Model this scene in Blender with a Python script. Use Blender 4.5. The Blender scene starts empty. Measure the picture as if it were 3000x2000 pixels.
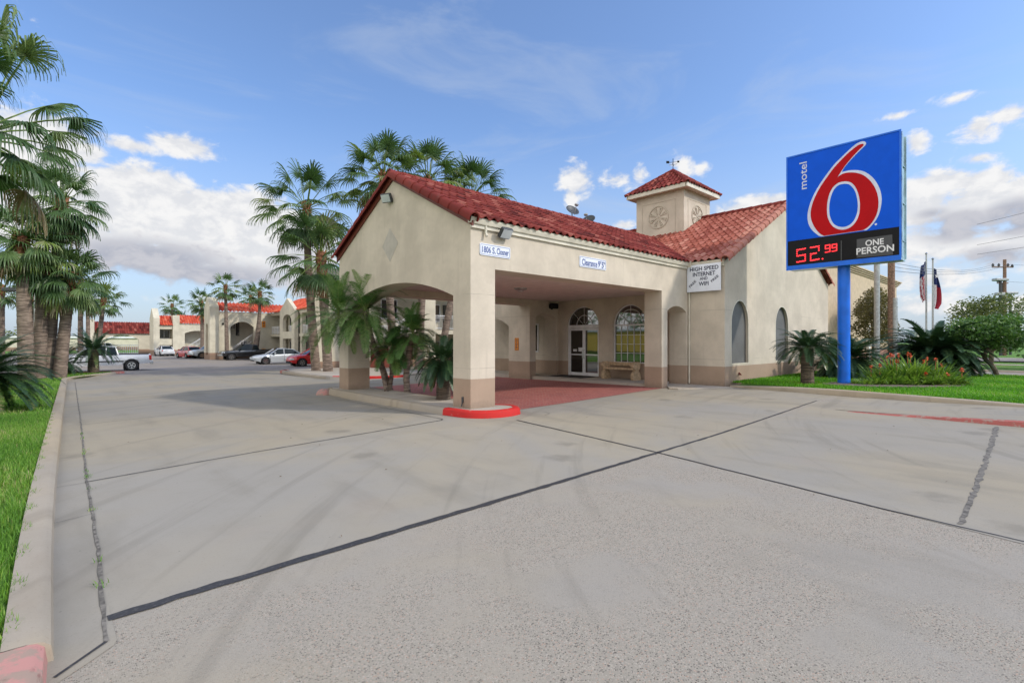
import bpy, math, random
import numpy as np
from mathutils import Vector, Matrix, noise
from mathutils.geometry import tessellate_polygon
R = math.radians
rnd = random.Random(7)
scene = bpy.context.scene
col = scene.collection
WORG = {}

# ---------------------------------------------------------------- materials
def new_mat(name):
    m = bpy.data.materials.new(name); m.use_nodes = True
    nt = m.node_tree
    b = nt.nodes['Principled BSDF']
    return m, nt, b
def N(nt, t, **kw):
    n = nt.nodes.new(t)
    for k, v in kw.items():
        if k.startswith('i_'):
            n.inputs[k[2:].replace('_', ' ')].default_value = v
        else:
            setattr(n, k, v)
    return n
def L(nt, a, b): nt.links.new(a, b)
def mathn(nt, op, a, b=None, clamp=False):
    n = nt.nodes.new('ShaderNodeMath'); n.operation = op; n.use_clamp = clamp
    for i, x in enumerate((a, b)):
        if x is None: continue
        if isinstance(x, (int, float)): n.inputs[i].default_value = x
        else: L(nt, x, n.inputs[i])
    return n.outputs[0]
def mixc(nt, fac, a, b, blend='MIX'):
    n = nt.nodes.new('ShaderNodeMix'); n.data_type = 'RGBA'; n.blend_type = blend
    for i, x in ((0, fac), (6, a), (7, b)):
        if isinstance(x, (int, float)): n.inputs[i].default_value = x
        elif isinstance(x, tuple): n.inputs[i].default_value = (*x, 1) if len(x) == 3 else x
        else: L(nt, x, n.inputs[i])
    return n.outputs[2]
def ramp(nt, x, stops):
    n = nt.nodes.new('ShaderNodeValToRGB'); L(nt, x, n.inputs[0])
    e = n.color_ramp.elements
    while len(e) < len(stops): e.new(0.5)
    for i, (p, c) in enumerate(stops):
        e[i].position = p; e[i].color = (*c, 1) if len(c) == 3 else c
    return n.outputs[0]
def smooth(nt, x, a, b):
    n = nt.nodes.new('ShaderNodeMapRange'); n.interpolation_type = 'SMOOTHSTEP'
    L(nt, x, n.inputs[0]); n.inputs[1].default_value = a; n.inputs[2].default_value = b
    n.inputs[3].default_value = 0; n.inputs[4].default_value = 1
    return n.outputs[0]
def noise_n(nt, vec, scale, detail=4, rough=.55, dist=0):
    n = N(nt, 'ShaderNodeTexNoise'); n.inputs['Scale'].default_value = scale
    n.inputs['Detail'].default_value = detail; n.inputs['Roughness'].default_value = rough
    n.inputs['Distortion'].default_value = dist
    if vec is not None: L(nt, vec, n.inputs['Vector'])
    return n.outputs[0]
def pos(nt): return N(nt, 'ShaderNodeNewGeometry').outputs['Position']
def vmul(nt, v, s):
    n = N(nt, 'ShaderNodeVectorMath', operation='MULTIPLY'); L(nt, v, n.inputs[0]); n.inputs[1].default_value = s
    return n.outputs[0]
def bump(nt, b, h, strength=.3, dist=.02):
    n = N(nt, 'ShaderNodeBump'); n.inputs['Strength'].default_value = strength
    n.inputs['Distance'].default_value = dist; L(nt, h, n.inputs['Height']); L(nt, n.outputs[0], b.inputs['Normal'])

def plain(name, c, rough=.6, metal=0, spec=.5, vary=.06, scale=3, coat=0):
    m, nt, b = new_mat(name)
    p = pos(nt); n = noise_n(nt, p, scale, 5)
    f = smooth(nt, n, .3, .7)
    lo = tuple(x * (1 - vary * 2) for x in c); hi = tuple(min(1, x * (1 + vary)) for x in c)
    L(nt, mixc(nt, f, lo, hi), b.inputs['Base Color'])
    b.inputs['Roughness'].default_value = rough; b.inputs['Metallic'].default_value = metal
    b.inputs['Specular IOR Level'].default_value = spec
    b.inputs['Coat Weight'].default_value = coat; b.inputs['Coat Roughness'].default_value = .05
    return m

def stucco(name, c, plinth=None, zp=.87, joints=(1.12, 2.92)):
    m, nt, b = new_mat(name)
    p = pos(nt)
    sep = N(nt, 'ShaderNodeSeparateXYZ'); L(nt, p, sep.inputs[0]); z = sep.outputs[2]
    big = noise_n(nt, p, .9, 6, .6)
    c1 = mixc(nt, smooth(nt, big, .3, .72), tuple(x * .84 for x in c), tuple(min(1, x * 1.06) for x in c))
    c1 = mixc(nt, mathn(nt, 'MULTIPLY', smooth(nt, noise_n(nt, p, 3.5, 6, .7), .5, .75), .22), c1, tuple(x * .68 for x in c))
    # rain streaks, faint
    st = noise_n(nt, vmul(nt, p, (5, 5, .35)), 1.3, 4)
    c1 = mixc(nt, mathn(nt, 'MULTIPLY', smooth(nt, st, .55, .75), .34), c1, tuple(x * .72 for x in c))
    if plinth:
        cp = mixc(nt, smooth(nt, big, .3, .7), tuple(x * .85 for x in plinth), plinth)
        wob = mathn(nt, 'ADD', z, mathn(nt, 'MULTIPLY', noise_n(nt, p, 6, 2), .012))
        c1 = mixc(nt, smooth(nt, wob, zp, zp + .008), cp, c1)
        # dirt splash close to the ground
        dz = mathn(nt, 'ADD', z, mathn(nt, 'MULTIPLY', noise_n(nt, p, 9, 5), -.35))
        c1 = mixc(nt, mathn(nt, 'MULTIPLY', mathn(nt, 'SUBTRACT', 1, smooth(nt, dz, -.05, .22)), .35), c1, (.12, .10, .08))
    for zj in joints:
        w = mathn(nt, 'ADD', z, mathn(nt, 'MULTIPLY', noise_n(nt, p, 1.5, 5), .05))
        d = mathn(nt, 'ABSOLUTE', mathn(nt, 'SUBTRACT', w, zj + .025))
        msk = mathn(nt, 'MULTIPLY', mathn(nt, 'SUBTRACT', 1, smooth(nt, d, .002, .011)), smooth(nt, noise_n(nt, p, .8, 3), .44, .56))
        c1 = mixc(nt, mathn(nt, 'MULTIPLY', msk, .45), c1, tuple(x * .35 for x in c))
    L(nt, c1, b.inputs['Base Color']); b.inputs['Roughness'].default_value = .9
    b.inputs['Specular IOR Level'].default_value = .2
    h = mathn(nt, 'ADD', noise_n(nt, p, 60, 3), mathn(nt, 'MULTIPLY', noise_n(nt, p, 7, 4), 1.5))
    bump(nt, b, h, .25, .012)
    return m

M = {}
WALL = (.605, .53, .43); PLN = (.41, .30, .22)
M['stucco'] = stucco('cream_stucco', WALL, PLN)
M['stucco_plain'] = stucco('cream_stucco_upper', WALL, None)
M['stucco_far'] = stucco('pale_stucco', (.62, .57, .45), (.36, .24, .17), zp=.45, joints=())
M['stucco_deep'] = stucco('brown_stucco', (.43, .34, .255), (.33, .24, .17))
M['ceil'] = plain('ceiling_paint', (.66, .58, .53), .9)
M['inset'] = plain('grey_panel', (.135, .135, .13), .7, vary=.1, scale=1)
M['trim'] = plain('cream_metal', (.66, .61, .50), .5, vary=.08)
M['white'] = plain('white_paint', (.78, .78, .78), .45)
M['board'] = plain('sign_white', (.74, .77, .84), .4, vary=.03)
M['black'] = plain('black_plastic', (.008, .008, .009), .6, spec=.2)
M['ink'] = plain('sign_ink', (.02, .025, .06), .5)
M['navy'] = plain('blue_letters', (.06, .10, .30), .5)
M['rubber'] = plain('tyre_rubber', (.018, .018, .02), .8)
M['chrome'] = plain('polished_metal', (.62, .62, .62), .22, metal=1)
M['galv'] = plain('galvanised_steel', (.42, .43, .42), .45, metal=.6, vary=.12, scale=8)
M['darkmetal'] = plain('dark_metal', (.05, .055, .06), .5)
M['blue'] = plain('blue_sign_face', (.0, .095, .68), .5, spec=.15, vary=.03)
M['bluepole'] = plain('blue_pole_paint', (.012, .15, .72), .35, spec=.3, vary=.08, scale=2)
M['red'] = plain('red_sign_face', (.46, .0, .004), .5, spec=.15, vary=.03)
M['lilac'] = plain('white_outline', (.62, .66, .80), .4)
M['headlamp'] = plain('lamp_glass', (.55, .58, .6), .1, spec=.8)
M['taillamp'] = plain('red_lamp', (.45, .02, .02), .2)
M['orange'] = plain('orange_sign', (.80, .27, .01), .5)
M['stone'] = plain('bench_stone', (.52, .38, .24), .85, vary=.15, scale=9)
M['cwhite'] = plain('white_car_paint', (.62, .64, .67), .3, vary=.02, coat=.6)
M['csilver'] = plain('silver_car_paint', (.50, .54, .58), .28, metal=.25, vary=.02, coat=.7)
M['cblack'] = plain('black_car_paint', (.012, .013, .016), .25, coat=.8)
M['cred'] = plain('red_car_paint', (.50, .008, .008), .25, vary=.02, coat=.8)
M['wood'] = plain('pole_wood', (.26, .16, .11), .9, vary=.25, scale=12)
M['hotel'] = plain('hotel_wall', (.56, .445, .31), .9)
M['brickpink'] = plain('pink_brick', (.50, .24, .18), .9, vary=.2, scale=5)
M['brown_door'] = plain('brown_panel', (.17, .035, .02), .6)
M['soil'] = plain('soil', (.16, .12, .095), 1, vary=.3, scale=14)
M['mat'] = plain('door_mat', (.015, .013, .012), .95)
M['wire'] = plain('cable', (.10, .10, .11), .7)
M['flagred'] = plain('flag_red', (.34, .02, .04), .8); M['flagwhite'] = plain('flag_white', (.62, .6, .62), .8); M['flagblue'] = plain('flag_blue', (.012, .025, .12), .8)
M['flower'] = plain('flower_petal', (.75, .14, .05), .7, vary=.3, scale=20)

def glass_mat(name, c, rough=.03, spec=1.0):
    m, nt, b = new_mat(name)
    p = pos(nt)
    b.inputs['Base Color'].default_value = (*c, 1); b.inputs['Roughness'].default_value = rough
    b.inputs['Specular IOR Level'].default_value = spec; b.inputs['IOR'].default_value = 1.9
    bump(nt, b, noise_n(nt, p, .8, 2), .03, .05)
    return m
M['glass'] = glass_mat('window_glass', (.012, .014, .016))
M['carglass'] = glass_mat('car_glass', (.012, .018, .02), .05, .25); M['carglass'].node_tree.nodes['Principled BSDF'].inputs['IOR'].default_value = 1.4
M['fglass'] = glass_mat('far_window_glass', (.02, .024, .03), .08, .6)

def led():
    m, nt, b = new_mat('red_led')
    b.inputs['Base Color'].default_value = (.5, .01, .01, 1)
    b.inputs['Emission Color'].default_value = (1, .03, .04, 1); b.inputs['Emission Strength'].default_value = 1.6
    return m
M['led'] = led()

def tile_mat(name, cols, sc):
    m, nt, b = new_mat(name)
    at = N(nt, 'ShaderNodeAttribute', attribute_name='tone')
    p = pos(nt)
    c = ramp(nt, at.outputs['Fac'], [(0, cols[0]), (.35, cols[1]), (.7, cols[2]), (1, cols[3])])
    n = noise_n(nt, p, 5, 6, .65)
    c = mixc(nt, mathn(nt, 'MULTIPLY', smooth(nt, n, .5, .8), .55), c, (.075, .04, .033))
    n2 = noise_n(nt, p, 2.1, 5)
    c = mixc(nt, mathn(nt, 'MULTIPLY', smooth(nt, n2, .62, .8), .3), c, (.42, .25, .19))
    L(nt, c, b.inputs['Base Color']); b.inputs['Roughness'].default_value = .8; b.inputs['Specular IOR Level'].default_value = .15
    bump(nt, b, noise_n(nt, p, 40, 3), .3, .01)
    return m
M['tile'] = tile_mat('clay_tile', [(.10, .02, .017), (.19, .032, .026), (.25, .052, .04), (.36, .12, .09)], 1)
M['tile_pale'] = tile_mat('weathered_clay_tile', [(.20, .045, .03), (.31, .09, .06), (.38, .13, .095), (.50, .23, .17)], 1)
M['tile_far'] = tile_mat('bright_clay_tile', [(.45, .05, .03), (.55, .09, .05), (.62, .12, .06), (.66, .2, .12)], 1)

def leaf_mat(name, stops, trans=.25, rough=.45):
    m, nt, b = new_mat(name)
    at = N(nt, 'ShaderNodeAttribute', attribute_name='tone')
    c = ramp(nt, at.outputs['Fac'], stops)
    n = noise_n(nt, pos(nt), 9, 3)
    c = mixc(nt, mathn(nt, 'MULTIPLY', smooth(nt, n, .4, .7), .35), c, tuple(x * .5 for x in stops[0][1]))
    L(nt, c, b.inputs['Base Color']); b.inputs['Roughness'].default_value = rough
    b.inputs['Specular IOR Level'].default_value = .4
    t = N(nt, 'ShaderNodeBsdfTranslucent'); L(nt, mixc(nt, 1, c, (1.2, 1.3, .6), 'MULTIPLY'), t.inputs[0])
    mx = N(nt, 'ShaderNodeMixShader'); mx.inputs[0].default_value = trans
    L(nt, b.outputs[0], mx.inputs[1]); L(nt, t.outputs[0], mx.inputs[2])
    L(nt, mx.outputs[0], nt.nodes['Material Output'].inputs[0])
    return m
M['palm'] = leaf_mat('fan_palm_leaf', [(0, (.045, .095, .035)), (.45, (.09, .16, .055)), (.72, (.17, .24, .08)), (.84, (.20, .28, .05)), (.9, (.30, .30, .18)), (1, (.24, .16, .09))])
M['date'] = leaf_mat('feather_palm_leaf', [(0, (.06, .15, .045)), (.5, (.13, .25, .07)), (.8, (.25, .35, .10)), (1, (.50, .44, .30))])
M['cycad'] = leaf_mat('cycad_leaf', [(0, (.022, .055, .03)), (.6, (.045, .095, .04)), (.9, (.09, .15, .04)), (1, (.28, .24, .12))], .12, .38)
M['leaf'] = leaf_mat('broad_leaf', [(0, (.045, .11, .03)), (.6, (.11, .22, .055)), (1, (.26, .38, .12))])
M['leaf_brown'] = leaf_mat('olive_leaf', [(0, (.07, .065, .025)), (.6, (.17, .145, .06)), (1, (.32, .27, .13))])
M['leaf_far'] = leaf_mat('distant_leaf', [(0, (.06, .10, .04)), (.6, (.13, .17, .06)), (1, (.26, .28, .10))])
M['fern'] = leaf_mat('bright_strap_leaf', [(0, (.08, .17, .03)), (.6, (.22, .36, .06)), (1, (.46, .58, .16))], .3)
M['grass'] = leaf_mat('grass_blade', [(0, (.07, .18, .02)), (.5, (.15, .33, .035)), (.8, (.30, .45, .08)), (.93, (.42, .42, .16)), (1, (.50, .42, .24))], .3, .6)
M['grass2'] = leaf_mat('bright_grass_blade', [(0, (.06, .20, .008)), (.55, (.13, .38, .012)), (.9, (.24, .50, .03)), (1, (.42, .42, .14))], .3, .6)

def trunk_mat(name, a, bcol, ringsc=14):
    m, nt, b = new_mat(name)
    p = pos(nt)
    n = noise_n(nt, vmul(nt, p, (2.5, 2.5, ringsc)), 1, 4, .6)
    c = mixc(nt, smooth(nt, n, .35, .68), a, bcol)
    c = mixc(nt, mathn(nt, 'MULTIPLY', smooth(nt, noise_n(nt, p, 1.1, 4), .5, .75), .5), c, tuple(x * .6 for x in a))
    L(nt, c, b.inputs['Base Color']); b.inputs['Roughness'].default_value = .92
    bump(nt, b, n, .7, .04)
    return m
M['trunk'] = trunk_mat('palm_trunk', (.11, .08, .062), (.29, .22, .17))
M['boots'] = trunk_mat('palm_leaf_bases', (.13, .045, .022), (.36, .17, .085), 9)
M['bark'] = trunk_mat('bark', (.07, .055, .04), (.20, .16, .11), 5)

def concrete(name, base, agg=False):
    m, nt, b = new_mat(name)
    p = pos(nt)
    n1 = noise_n(nt, p, .22, 5, .6, .6); n2 = noise_n(nt, p, 1.4, 6, .65); n3 = noise_n(nt, vmul(nt, p, (1, .25, 1)), 1.2, 5)
    c = mixc(nt, smooth(nt, n1, .35, .65), tuple(x * y for x, y in zip(base, (.93, .95, 1.02))), tuple(x * y for x, y in zip(base, (1.07, 1.02, .93))))
    c = mixc(nt, mathn(nt, 'MULTIPLY', smooth(nt, n2, .45, .75), .30), c, tuple(x * .72 for x in base))
    c = mixc(nt, mathn(nt, 'MULTIPLY', smooth(nt, n3, .5, .72), .45), c, tuple(x * .62 for x in base))
    spx = N(nt, 'ShaderNodeSeparateXYZ'); L(nt, p, spx.inputs[0])
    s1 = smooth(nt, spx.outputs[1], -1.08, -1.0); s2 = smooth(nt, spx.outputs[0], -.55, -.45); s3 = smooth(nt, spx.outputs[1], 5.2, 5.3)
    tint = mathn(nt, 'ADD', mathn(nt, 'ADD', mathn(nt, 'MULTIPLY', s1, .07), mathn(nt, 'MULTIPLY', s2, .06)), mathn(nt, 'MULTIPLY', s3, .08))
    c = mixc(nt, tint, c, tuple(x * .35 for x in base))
    # curved tyre marks
    dv = N(nt, 'ShaderNodeVectorMath', operation='SUBTRACT'); L(nt, p, dv.inputs[0]); dv.inputs[1].default_value = (9, -17, 0)
    ln = N(nt, 'ShaderNodeVectorMath', operation='LENGTH'); L(nt, dv.outputs[0], ln.inputs[0])
    sv = N(nt, 'ShaderNodeSeparateXYZ'); L(nt, dv.outputs[0], sv.inputs[0])
    tv = N(nt, 'ShaderNodeCombineXYZ'); L(nt, mathn(nt, 'MULTIPLY', ln.outputs['Value'], 2.6), tv.inputs[0]); L(nt, mathn(nt, 'MULTIPLY', mathn(nt, 'ARCTAN2', sv.outputs[1], sv.outputs[0]), 2.2), tv.inputs[1])
    ty = noise_n(nt, tv.outputs[0], 1, 5, .6)
    c = mixc(nt, mathn(nt, 'MULTIPLY', smooth(nt, ty, .54, .70), .32), c, tuple(x * .45 for x in base))
    # oil drips
    vo = N(nt, 'ShaderNodeTexVoronoi'); vo.inputs['Scale'].default_value = .55; L(nt, p, vo.inputs['Vector'])
    od = mathn(nt, 'ADD', vo.outputs['Distance'], mathn(nt, 'MULTIPLY', noise_n(nt, p, 4, 4), .25))
    c = mixc(nt, mathn(nt, 'MULTIPLY', mathn(nt, 'SUBTRACT', 1, smooth(nt, od, .17, .30)), .38), c, tuple(x * .38 for x in base))
    # pinkish rust bloom and pale patches
    n4 = noise_n(nt, p, .55, 3)
    c = mixc(nt, mathn(nt, 'MULTIPLY', smooth(nt, n4, .56, .8), .2), c, (base[0] * 1.02, base[1] * .84, base[2] * .80))
    # fine sand grain
    g = noise_n(nt, p, 130, 3, .7)
    c = mixc(nt, mathn(nt, 'MULTIPLY', smooth(nt, g, .55, .75), .3), c, tuple(x * .5 for x in base))
    g2 = noise_n(nt, p, 48, 4, .8)
    c = mixc(nt, mathn(nt, 'MULTIPLY', smooth(nt, g2, .56, .68), .34), c, tuple(x * .5 for x in base))
    c = mixc(nt, mathn(nt, 'MULTIPLY', smooth(nt, noise_n(nt, p, 37, 4, .8), .58, .72), .25), c, tuple(x * 1.35 for x in base))
    # small pits
    v = N(nt, 'ShaderNodeTexVoronoi'); v.inputs['Scale'].default_value = 9; L(nt, p, v.inputs['Vector'])
    pm = mathn(nt, 'MULTIPLY', mathn(nt, 'SUBTRACT', 1, smooth(nt, v.outputs['Distance'], .03, .09)), smooth(nt, noise_n(nt, p, 2.3, 3), .55, .62))
    c = mixc(nt, mathn(nt, 'MULTIPLY', pm, .6), c, (.07, .06, .055))
    h = g
    if agg:
        sp = N(nt, 'ShaderNodeSeparateXYZ'); L(nt, p, sp.inputs[0])
        va = N(nt, 'ShaderNodeTexVoronoi'); va.inputs['Scale'].default_value = 105; L(nt, p, va.inputs['Vector'])
        sc_ = N(nt, 'ShaderNodeSeparateColor'); L(nt, va.outputs['Color'], sc_.inputs[0])
        stone = ramp(nt, sc_.outputs[0], [(0, (.045, .04, .035)), (.17, (.11, .095, .085)), (.26, (.26, .235, .20)), (.6, (.38, .335, .285)), (.85, (.46, .41, .35)), (.97, (.42, .26, .19))])
        inside = mathn(nt, 'SUBTRACT', 1, smooth(nt, va.outputs['Distance'], .36, .60))
        ac = mixc(nt, inside, tuple(x * .92 for x in base), stone)
        vb = N(nt, 'ShaderNodeTexVoronoi'); vb.inputs['Scale'].default_value = 17; L(nt, p, vb.inputs['Vector'])
        sb = N(nt, 'ShaderNodeSeparateColor'); L(nt, vb.outputs['Color'], sb.inputs[0])
        bs = mathn(nt, 'MULTIPLY', mathn(nt, 'SUBTRACT', 1, smooth(nt, vb.outputs['Distance'], .10, .20)), smooth(nt, sb.outputs[0], .62, .66))
        ac = mixc(nt, mathn(nt, 'MULTIPLY', bs, .55), ac, (.07, .055, .05))
        worn = smooth(nt, noise_n(nt, p, .65, 6, .65), .40, .56)
        c = mixc(nt, mathn(nt, 'MULTIPLY', mathn(nt, 'ADD', mathn(nt, 'MULTIPLY', worn, .75), .15), .95), c, ac)
        h = mathn(nt, 'ADD', inside, mathn(nt, 'MULTIPLY', bs, -2))
    L(nt, c, b.inputs['Base Color']); b.inputs['Roughness'].default_value = .85
    b.inputs['Specular IOR Level'].default_value = .25
    bump(nt, b, h, .35 if agg else .15, .004)
    return m
CONC = (.33, .301, .246)
M['concrete'] = concrete('drive_concrete', CONC)
M['concrete_agg'] = concrete('exposed_aggregate_concrete', (.345, .313, .258), True)
M['concrete_pale'] = concrete('pale_concrete', (.47, .42, .355))
M['kerb'] = concrete('kerb_concrete', (.40, .345, .265))
M['asphalt'] = concrete('parking_asphalt', (.31, .28, .25))
M['redpaint'] = None
def redpaint(name, c, wear):
    m, nt, b = new_mat(name)
    p = pos(nt)
    n = noise_n(nt, p, 7, 6, .7)
    cc = mixc(nt, smooth(nt, n, wear, wear + .12), c, (.36, .26, .21)); cc = mixc(nt, mathn(nt, 'MULTIPLY', smooth(nt, noise_n(nt, vmul(nt, p, (3, 3, 14)), 2, 5, .7), .55, .72), .5), cc, (.12, .05, .04))
    L(nt, cc, b.inputs['Base Color']); b.inputs['Roughness'].default_value = .75; b.inputs['Specular IOR Level'].default_value = .25
    bump(nt, b, n, .35, .01)
    return m
M['redpaint'] = redpaint('red_kerb_paint', (.50, .024, .02), .60)
M['redworn'] = redpaint('worn_red_kerb_paint', (.40, .12, .10), .48)
M['redpink'] = redpaint('faded_red_paint', (.50, .25, .22), .44)
def sealant():
    m, nt, b = new_mat('joint_sealant')
    p = pos(nt)
    c = mixc(nt, smooth(nt, noise_n(nt, p, 55, 4), .52, .75), (.035, .033, .035), (.10, .095, .09))
    L(nt, c, b.inputs['Base Color']); b.inputs['Roughness'].default_value = .6
    return m
M['seal'] = sealant()
M['kerbdirt'] = plain('kerb_dirt', (.25, .215, .165), .95, vary=.25, scale=9)
M['sealgrey'] = plain('gutter_joint_dirt', (.17, .155, .135), .9, vary=.3, scale=14)
def brick():
    m, nt, b = new_mat('brick_pavers')
    p = pos(nt)
    mp = N(nt, 'ShaderNodeMapping'); mp.inputs['Rotation'].default_value = (0, 0, R(45)); L(nt, p, mp.inputs[0])
    bt = N(nt, 'ShaderNodeTexBrick'); L(nt, mp.outputs[0], bt.inputs[0])
    bt.inputs['Scale'].default_value = 1; bt.inputs['Brick Width'].default_value = .2; bt.inputs['Row Height'].default_value = .1
    bt.inputs['Mortar Size'].default_value = .006; bt.inputs['Color1'].default_value = (.34, .085, .065, 1)
    bt.inputs['Color2'].default_value = (.24, .05, .045, 1); bt.inputs['Mortar'].default_value = (.30, .19, .16, 1); bt.offset = .5
    c = mixc(nt, mathn(nt, 'MULTIPLY', smooth(nt, noise_n(nt, p, 14, 6, .75), .48, .66), .6), bt.outputs[0], (.46, .24, .20))
    c = mixc(nt, mathn(nt, 'MULTIPLY', smooth(nt, noise_n(nt, p, .7, 4), .5, .7), .4), c, (.16, .05, .045))
    L(nt, c, b.inputs['Base Color']); b.inputs['Roughness'].default_value = .75
    bump(nt, b, bt.outputs['Fac'], -.3, .008)
    return m
M['brick'] = brick()
def ground_mat():
    m, nt, b = new_mat('turf_soil')
    p = pos(nt)
    c = mixc(nt, smooth(nt, noise_n(nt, p, 3, 6), .35, .65), (.055, .14, .012), (.12, .27, .022))
    c = mixc(nt, mathn(nt, 'MULTIPLY', smooth(nt, noise_n(nt, p, .6, 4), .55, .75), .6), c, (.22, .23, .07))
    L(nt, c, b.inputs['Base Color']); b.inputs['Roughness'].default_value = 1
    bump(nt, b, noise_n(nt, p, 25, 4), .8, .05)
    return m
M['turf'] = ground_mat()

# ---------------------------------------------------------------- mesh helpers
def tag(o, label=None, cat=None, group=None, kind=None):
    if label: o['label'] = label
    if cat: o['category'] = cat
    if group: o['group'] = group
    if kind: o['kind'] = kind
    return o
def empty(name, loc, label, cat, group=None):
    o = bpy.data.objects.new(name, None); col.objects.link(o); o.location = loc
    o.empty_display_size = .2
    WORG[o.name] = Vector(loc)
    return tag(o, label, cat, group)
class MB:
    def __init__(s): s.v = []; s.f = []; s.m = []; s.t = []
    def add(s, vs, fs, mi=0, tone=.5):
        k = len(s.v); s.v.extend([tuple(p) for p in vs])
        for f in fs:
            s.f.append(tuple(i + k for i in f)); s.m.append(mi); s.t.append(tone)
        return s
    def box(s, a, b, mi=0, tone=.5):
        x0, y0, z0 = a; x1, y1, z1 = b
        v = [(x0, y0, z0), (x1, y0, z0), (x1, y1, z0), (x0, y1, z0), (x0, y0, z1), (x1, y0, z1), (x1, y1, z1), (x0, y1, z1)]
        return s.add(v, [(0, 3, 2, 1), (4, 5, 6, 7), (0, 1, 5, 4), (1, 2, 6, 5), (2, 3, 7, 6), (3, 0, 4, 7)], mi, tone)
    def cbox(s, c, d, rot=None, mi=0, ch=0, tone=.5):
        """box given by centre and full size, optional chamfer ch, rotation matrix"""
        hx, hy, hz = d[0] / 2, d[1] / 2, d[2] / 2
        if ch <= 0:
            pts = [Vector((x, y, z)) for z in (-hz, hz) for x, y in ((-hx, -hy), (hx, -hy), (hx, hy), (-hx, hy))]
            fs = [(0, 3, 2, 1), (4, 5, 6, 7), (0, 1, 5, 4), (1, 2, 6, 5), (2, 3, 7, 6), (3, 0, 4, 7)]
        else:
            pts = []; fs = []
            prof = []
            def ring(z, i):
                a, b_ = hx - i, hy - i
                return [Vector(p) for p in ((-a + ch, -b_, z), (a - ch, -b_, z), (a, -b_ + ch, z), (a, b_ - ch, z), (a - ch, b_, z), (-a + ch, b_, z), (-a, b_ - ch, z), (-a, -b_ + ch, z))]
            for z, i in ((-hz, ch), (-hz + ch, 0), (hz - ch, 0), (hz, ch)): pts += ring(z, i)
            for r in range(3):
                for j in range(8):
                    fs.append((r * 8 + j, r * 8 + (j + 1) % 8, (r + 1) * 8 + (j + 1) % 8, (r + 1) * 8 + j))
            fs.append(tuple(range(7, -1, -1))); fs.append(tuple(range(24, 32)))
        if rot is not None: pts = [rot @ p for p in pts]
        cv = Vector(c)
        return s.add([p + cv for p in pts], fs, mi, tone)
    def tube(s, pts, rad, n=8, mi=0, cap=True, tone=.5, flat=1.0):
        pts = [Vector(p) for p in pts]
        if not isinstance(rad, (list, tuple)): rad = [rad] * len(pts)
        vs = []; up = None
        for i, p in enumerate(pts):
            d = (pts[min(i + 1, len(pts) - 1)] - pts[max(i - 1, 0)]).normalized()
            if up is None: up = Vector((1, 0, 0)) if abs(d.x) < .8 else Vector((0, 1, 0))
            a = (up - d * up.dot(d)).normalized(); b = d.cross(a); up = a
            for j in range(n):
                t = 2 * math.pi * j / n
                vs.append(p + (a * math.cos(t) + b * math.sin(t) * flat) * rad[i])
        fs = []
        for i in range(len(pts) - 1):
            for j in range(n):
                fs.append((i * n + j, i * n + (j + 1) % n, (i + 1) * n + (j + 1) % n, (i + 1) * n + j))
        if cap: fs.append(tuple(range(n - 1, -1, -1))); fs.append(tuple((len(pts) - 1) * n + j for j in range(n)))
        return s.add(vs, fs, mi, tone)
    def poly(s, to3, pts, th, holes=(), mi=0, tone=.5):
        """prism of a polygon with holes: to3(a,b,d) maps to 3d, d in (0, th)"""
        loops = [list(pts)] + [list(h) for h in holes]
        flat = [p for l in loops for p in l]; n = len(flat)
        tris = tessellate_polygon([[Vector((a, b, 0)) for a, b in l] for l in loops])
        vs = [to3(a, b, 0) for a, b in flat] + [to3(a, b, th) for a, b in flat]
        fs = []
        for t in tris: fs.append(tuple(t)); fs.append(tuple(n + i for i in reversed(t)))
        k = 0
        for l in loops:
            for i in range(len(l)):
                j = (i + 1) % len(l)
                fs.append((k + i, k + j, n + k + j, n + k + i))
            k += len(l)
        return s.add(vs, fs, mi, tone)
    def build(s, name, mats, parent=None, smooth=False, world=True, normals=True):
        me = bpy.data.meshes.new(name); me.from_pydata(s.v, [], s.f)
        if not isinstance(mats, (list, tuple)): mats = [mats]
        for m in mats: me.materials.append(M[m] if isinstance(m, str) else m)
        me.polygons.foreach_set('material_index', s.m)
        a = me.attributes.new('tone', 'FLOAT', 'FACE'); a.data.foreach_set('value', s.t)
        if smooth is True: me.polygons.foreach_set('use_smooth', [True] * len(s.f))
        if normals:
            import bmesh
            bm = bmesh.new(); bm.from_mesh(me); bmesh.ops.recalc_face_normals(bm, faces=bm.faces); bm.to_mesh(me); bm.free()
        me.update()
        o = bpy.data.objects.new(name, me); col.objects.link(o)
        if smooth == 'auto':
            me.polygons.foreach_set('use_smooth', [True] * len(s.f)); me.set_sharp_from_angle(angle=R(35))
        if parent is not None:
            o.parent = parent
            if world:
                po = WORG.get(parent.name, Vector((0, 0, 0))); o.location = -po; WORG[o.name] = Vector((0, 0, 0))
            else: WORG[o.name] = WORG.get(parent.name, Vector((0, 0, 0)))
        else: WORG[o.name] = Vector((0, 0, 0))
        return o
PX_ = lambda c, sg=1: (lambda a, b, d: (c + sg * d, a, b))       # polygon lies in a plane x=c
PY_ = lambda c, sg=1: (lambda a, b, d: (a, c + sg * d, b))       # polygon lies in a plane y=c
def arc(a0, a1, zs, zc, n=14, kind='seg'):
    m, h = (a0 + a1) / 2, (a1 - a0) / 2; out = []
    for i in range(n + 1):
        if kind == 'seg':
            a = a0 + (a1 - a0) * i / n; out.append((a, zs + (zc - zs) * (1 - ((a - m) / h) ** 2)))
        else:
            t = math.pi * (1 - i / n); out.append((m + h * math.cos(t), zs + (zc - zs) * math.sin(t)))
    return out
def smst(x, a, b):
    t = max(0, min(1, (x - a) / (b - a))); return t * t * (3 - 2 * t)
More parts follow.
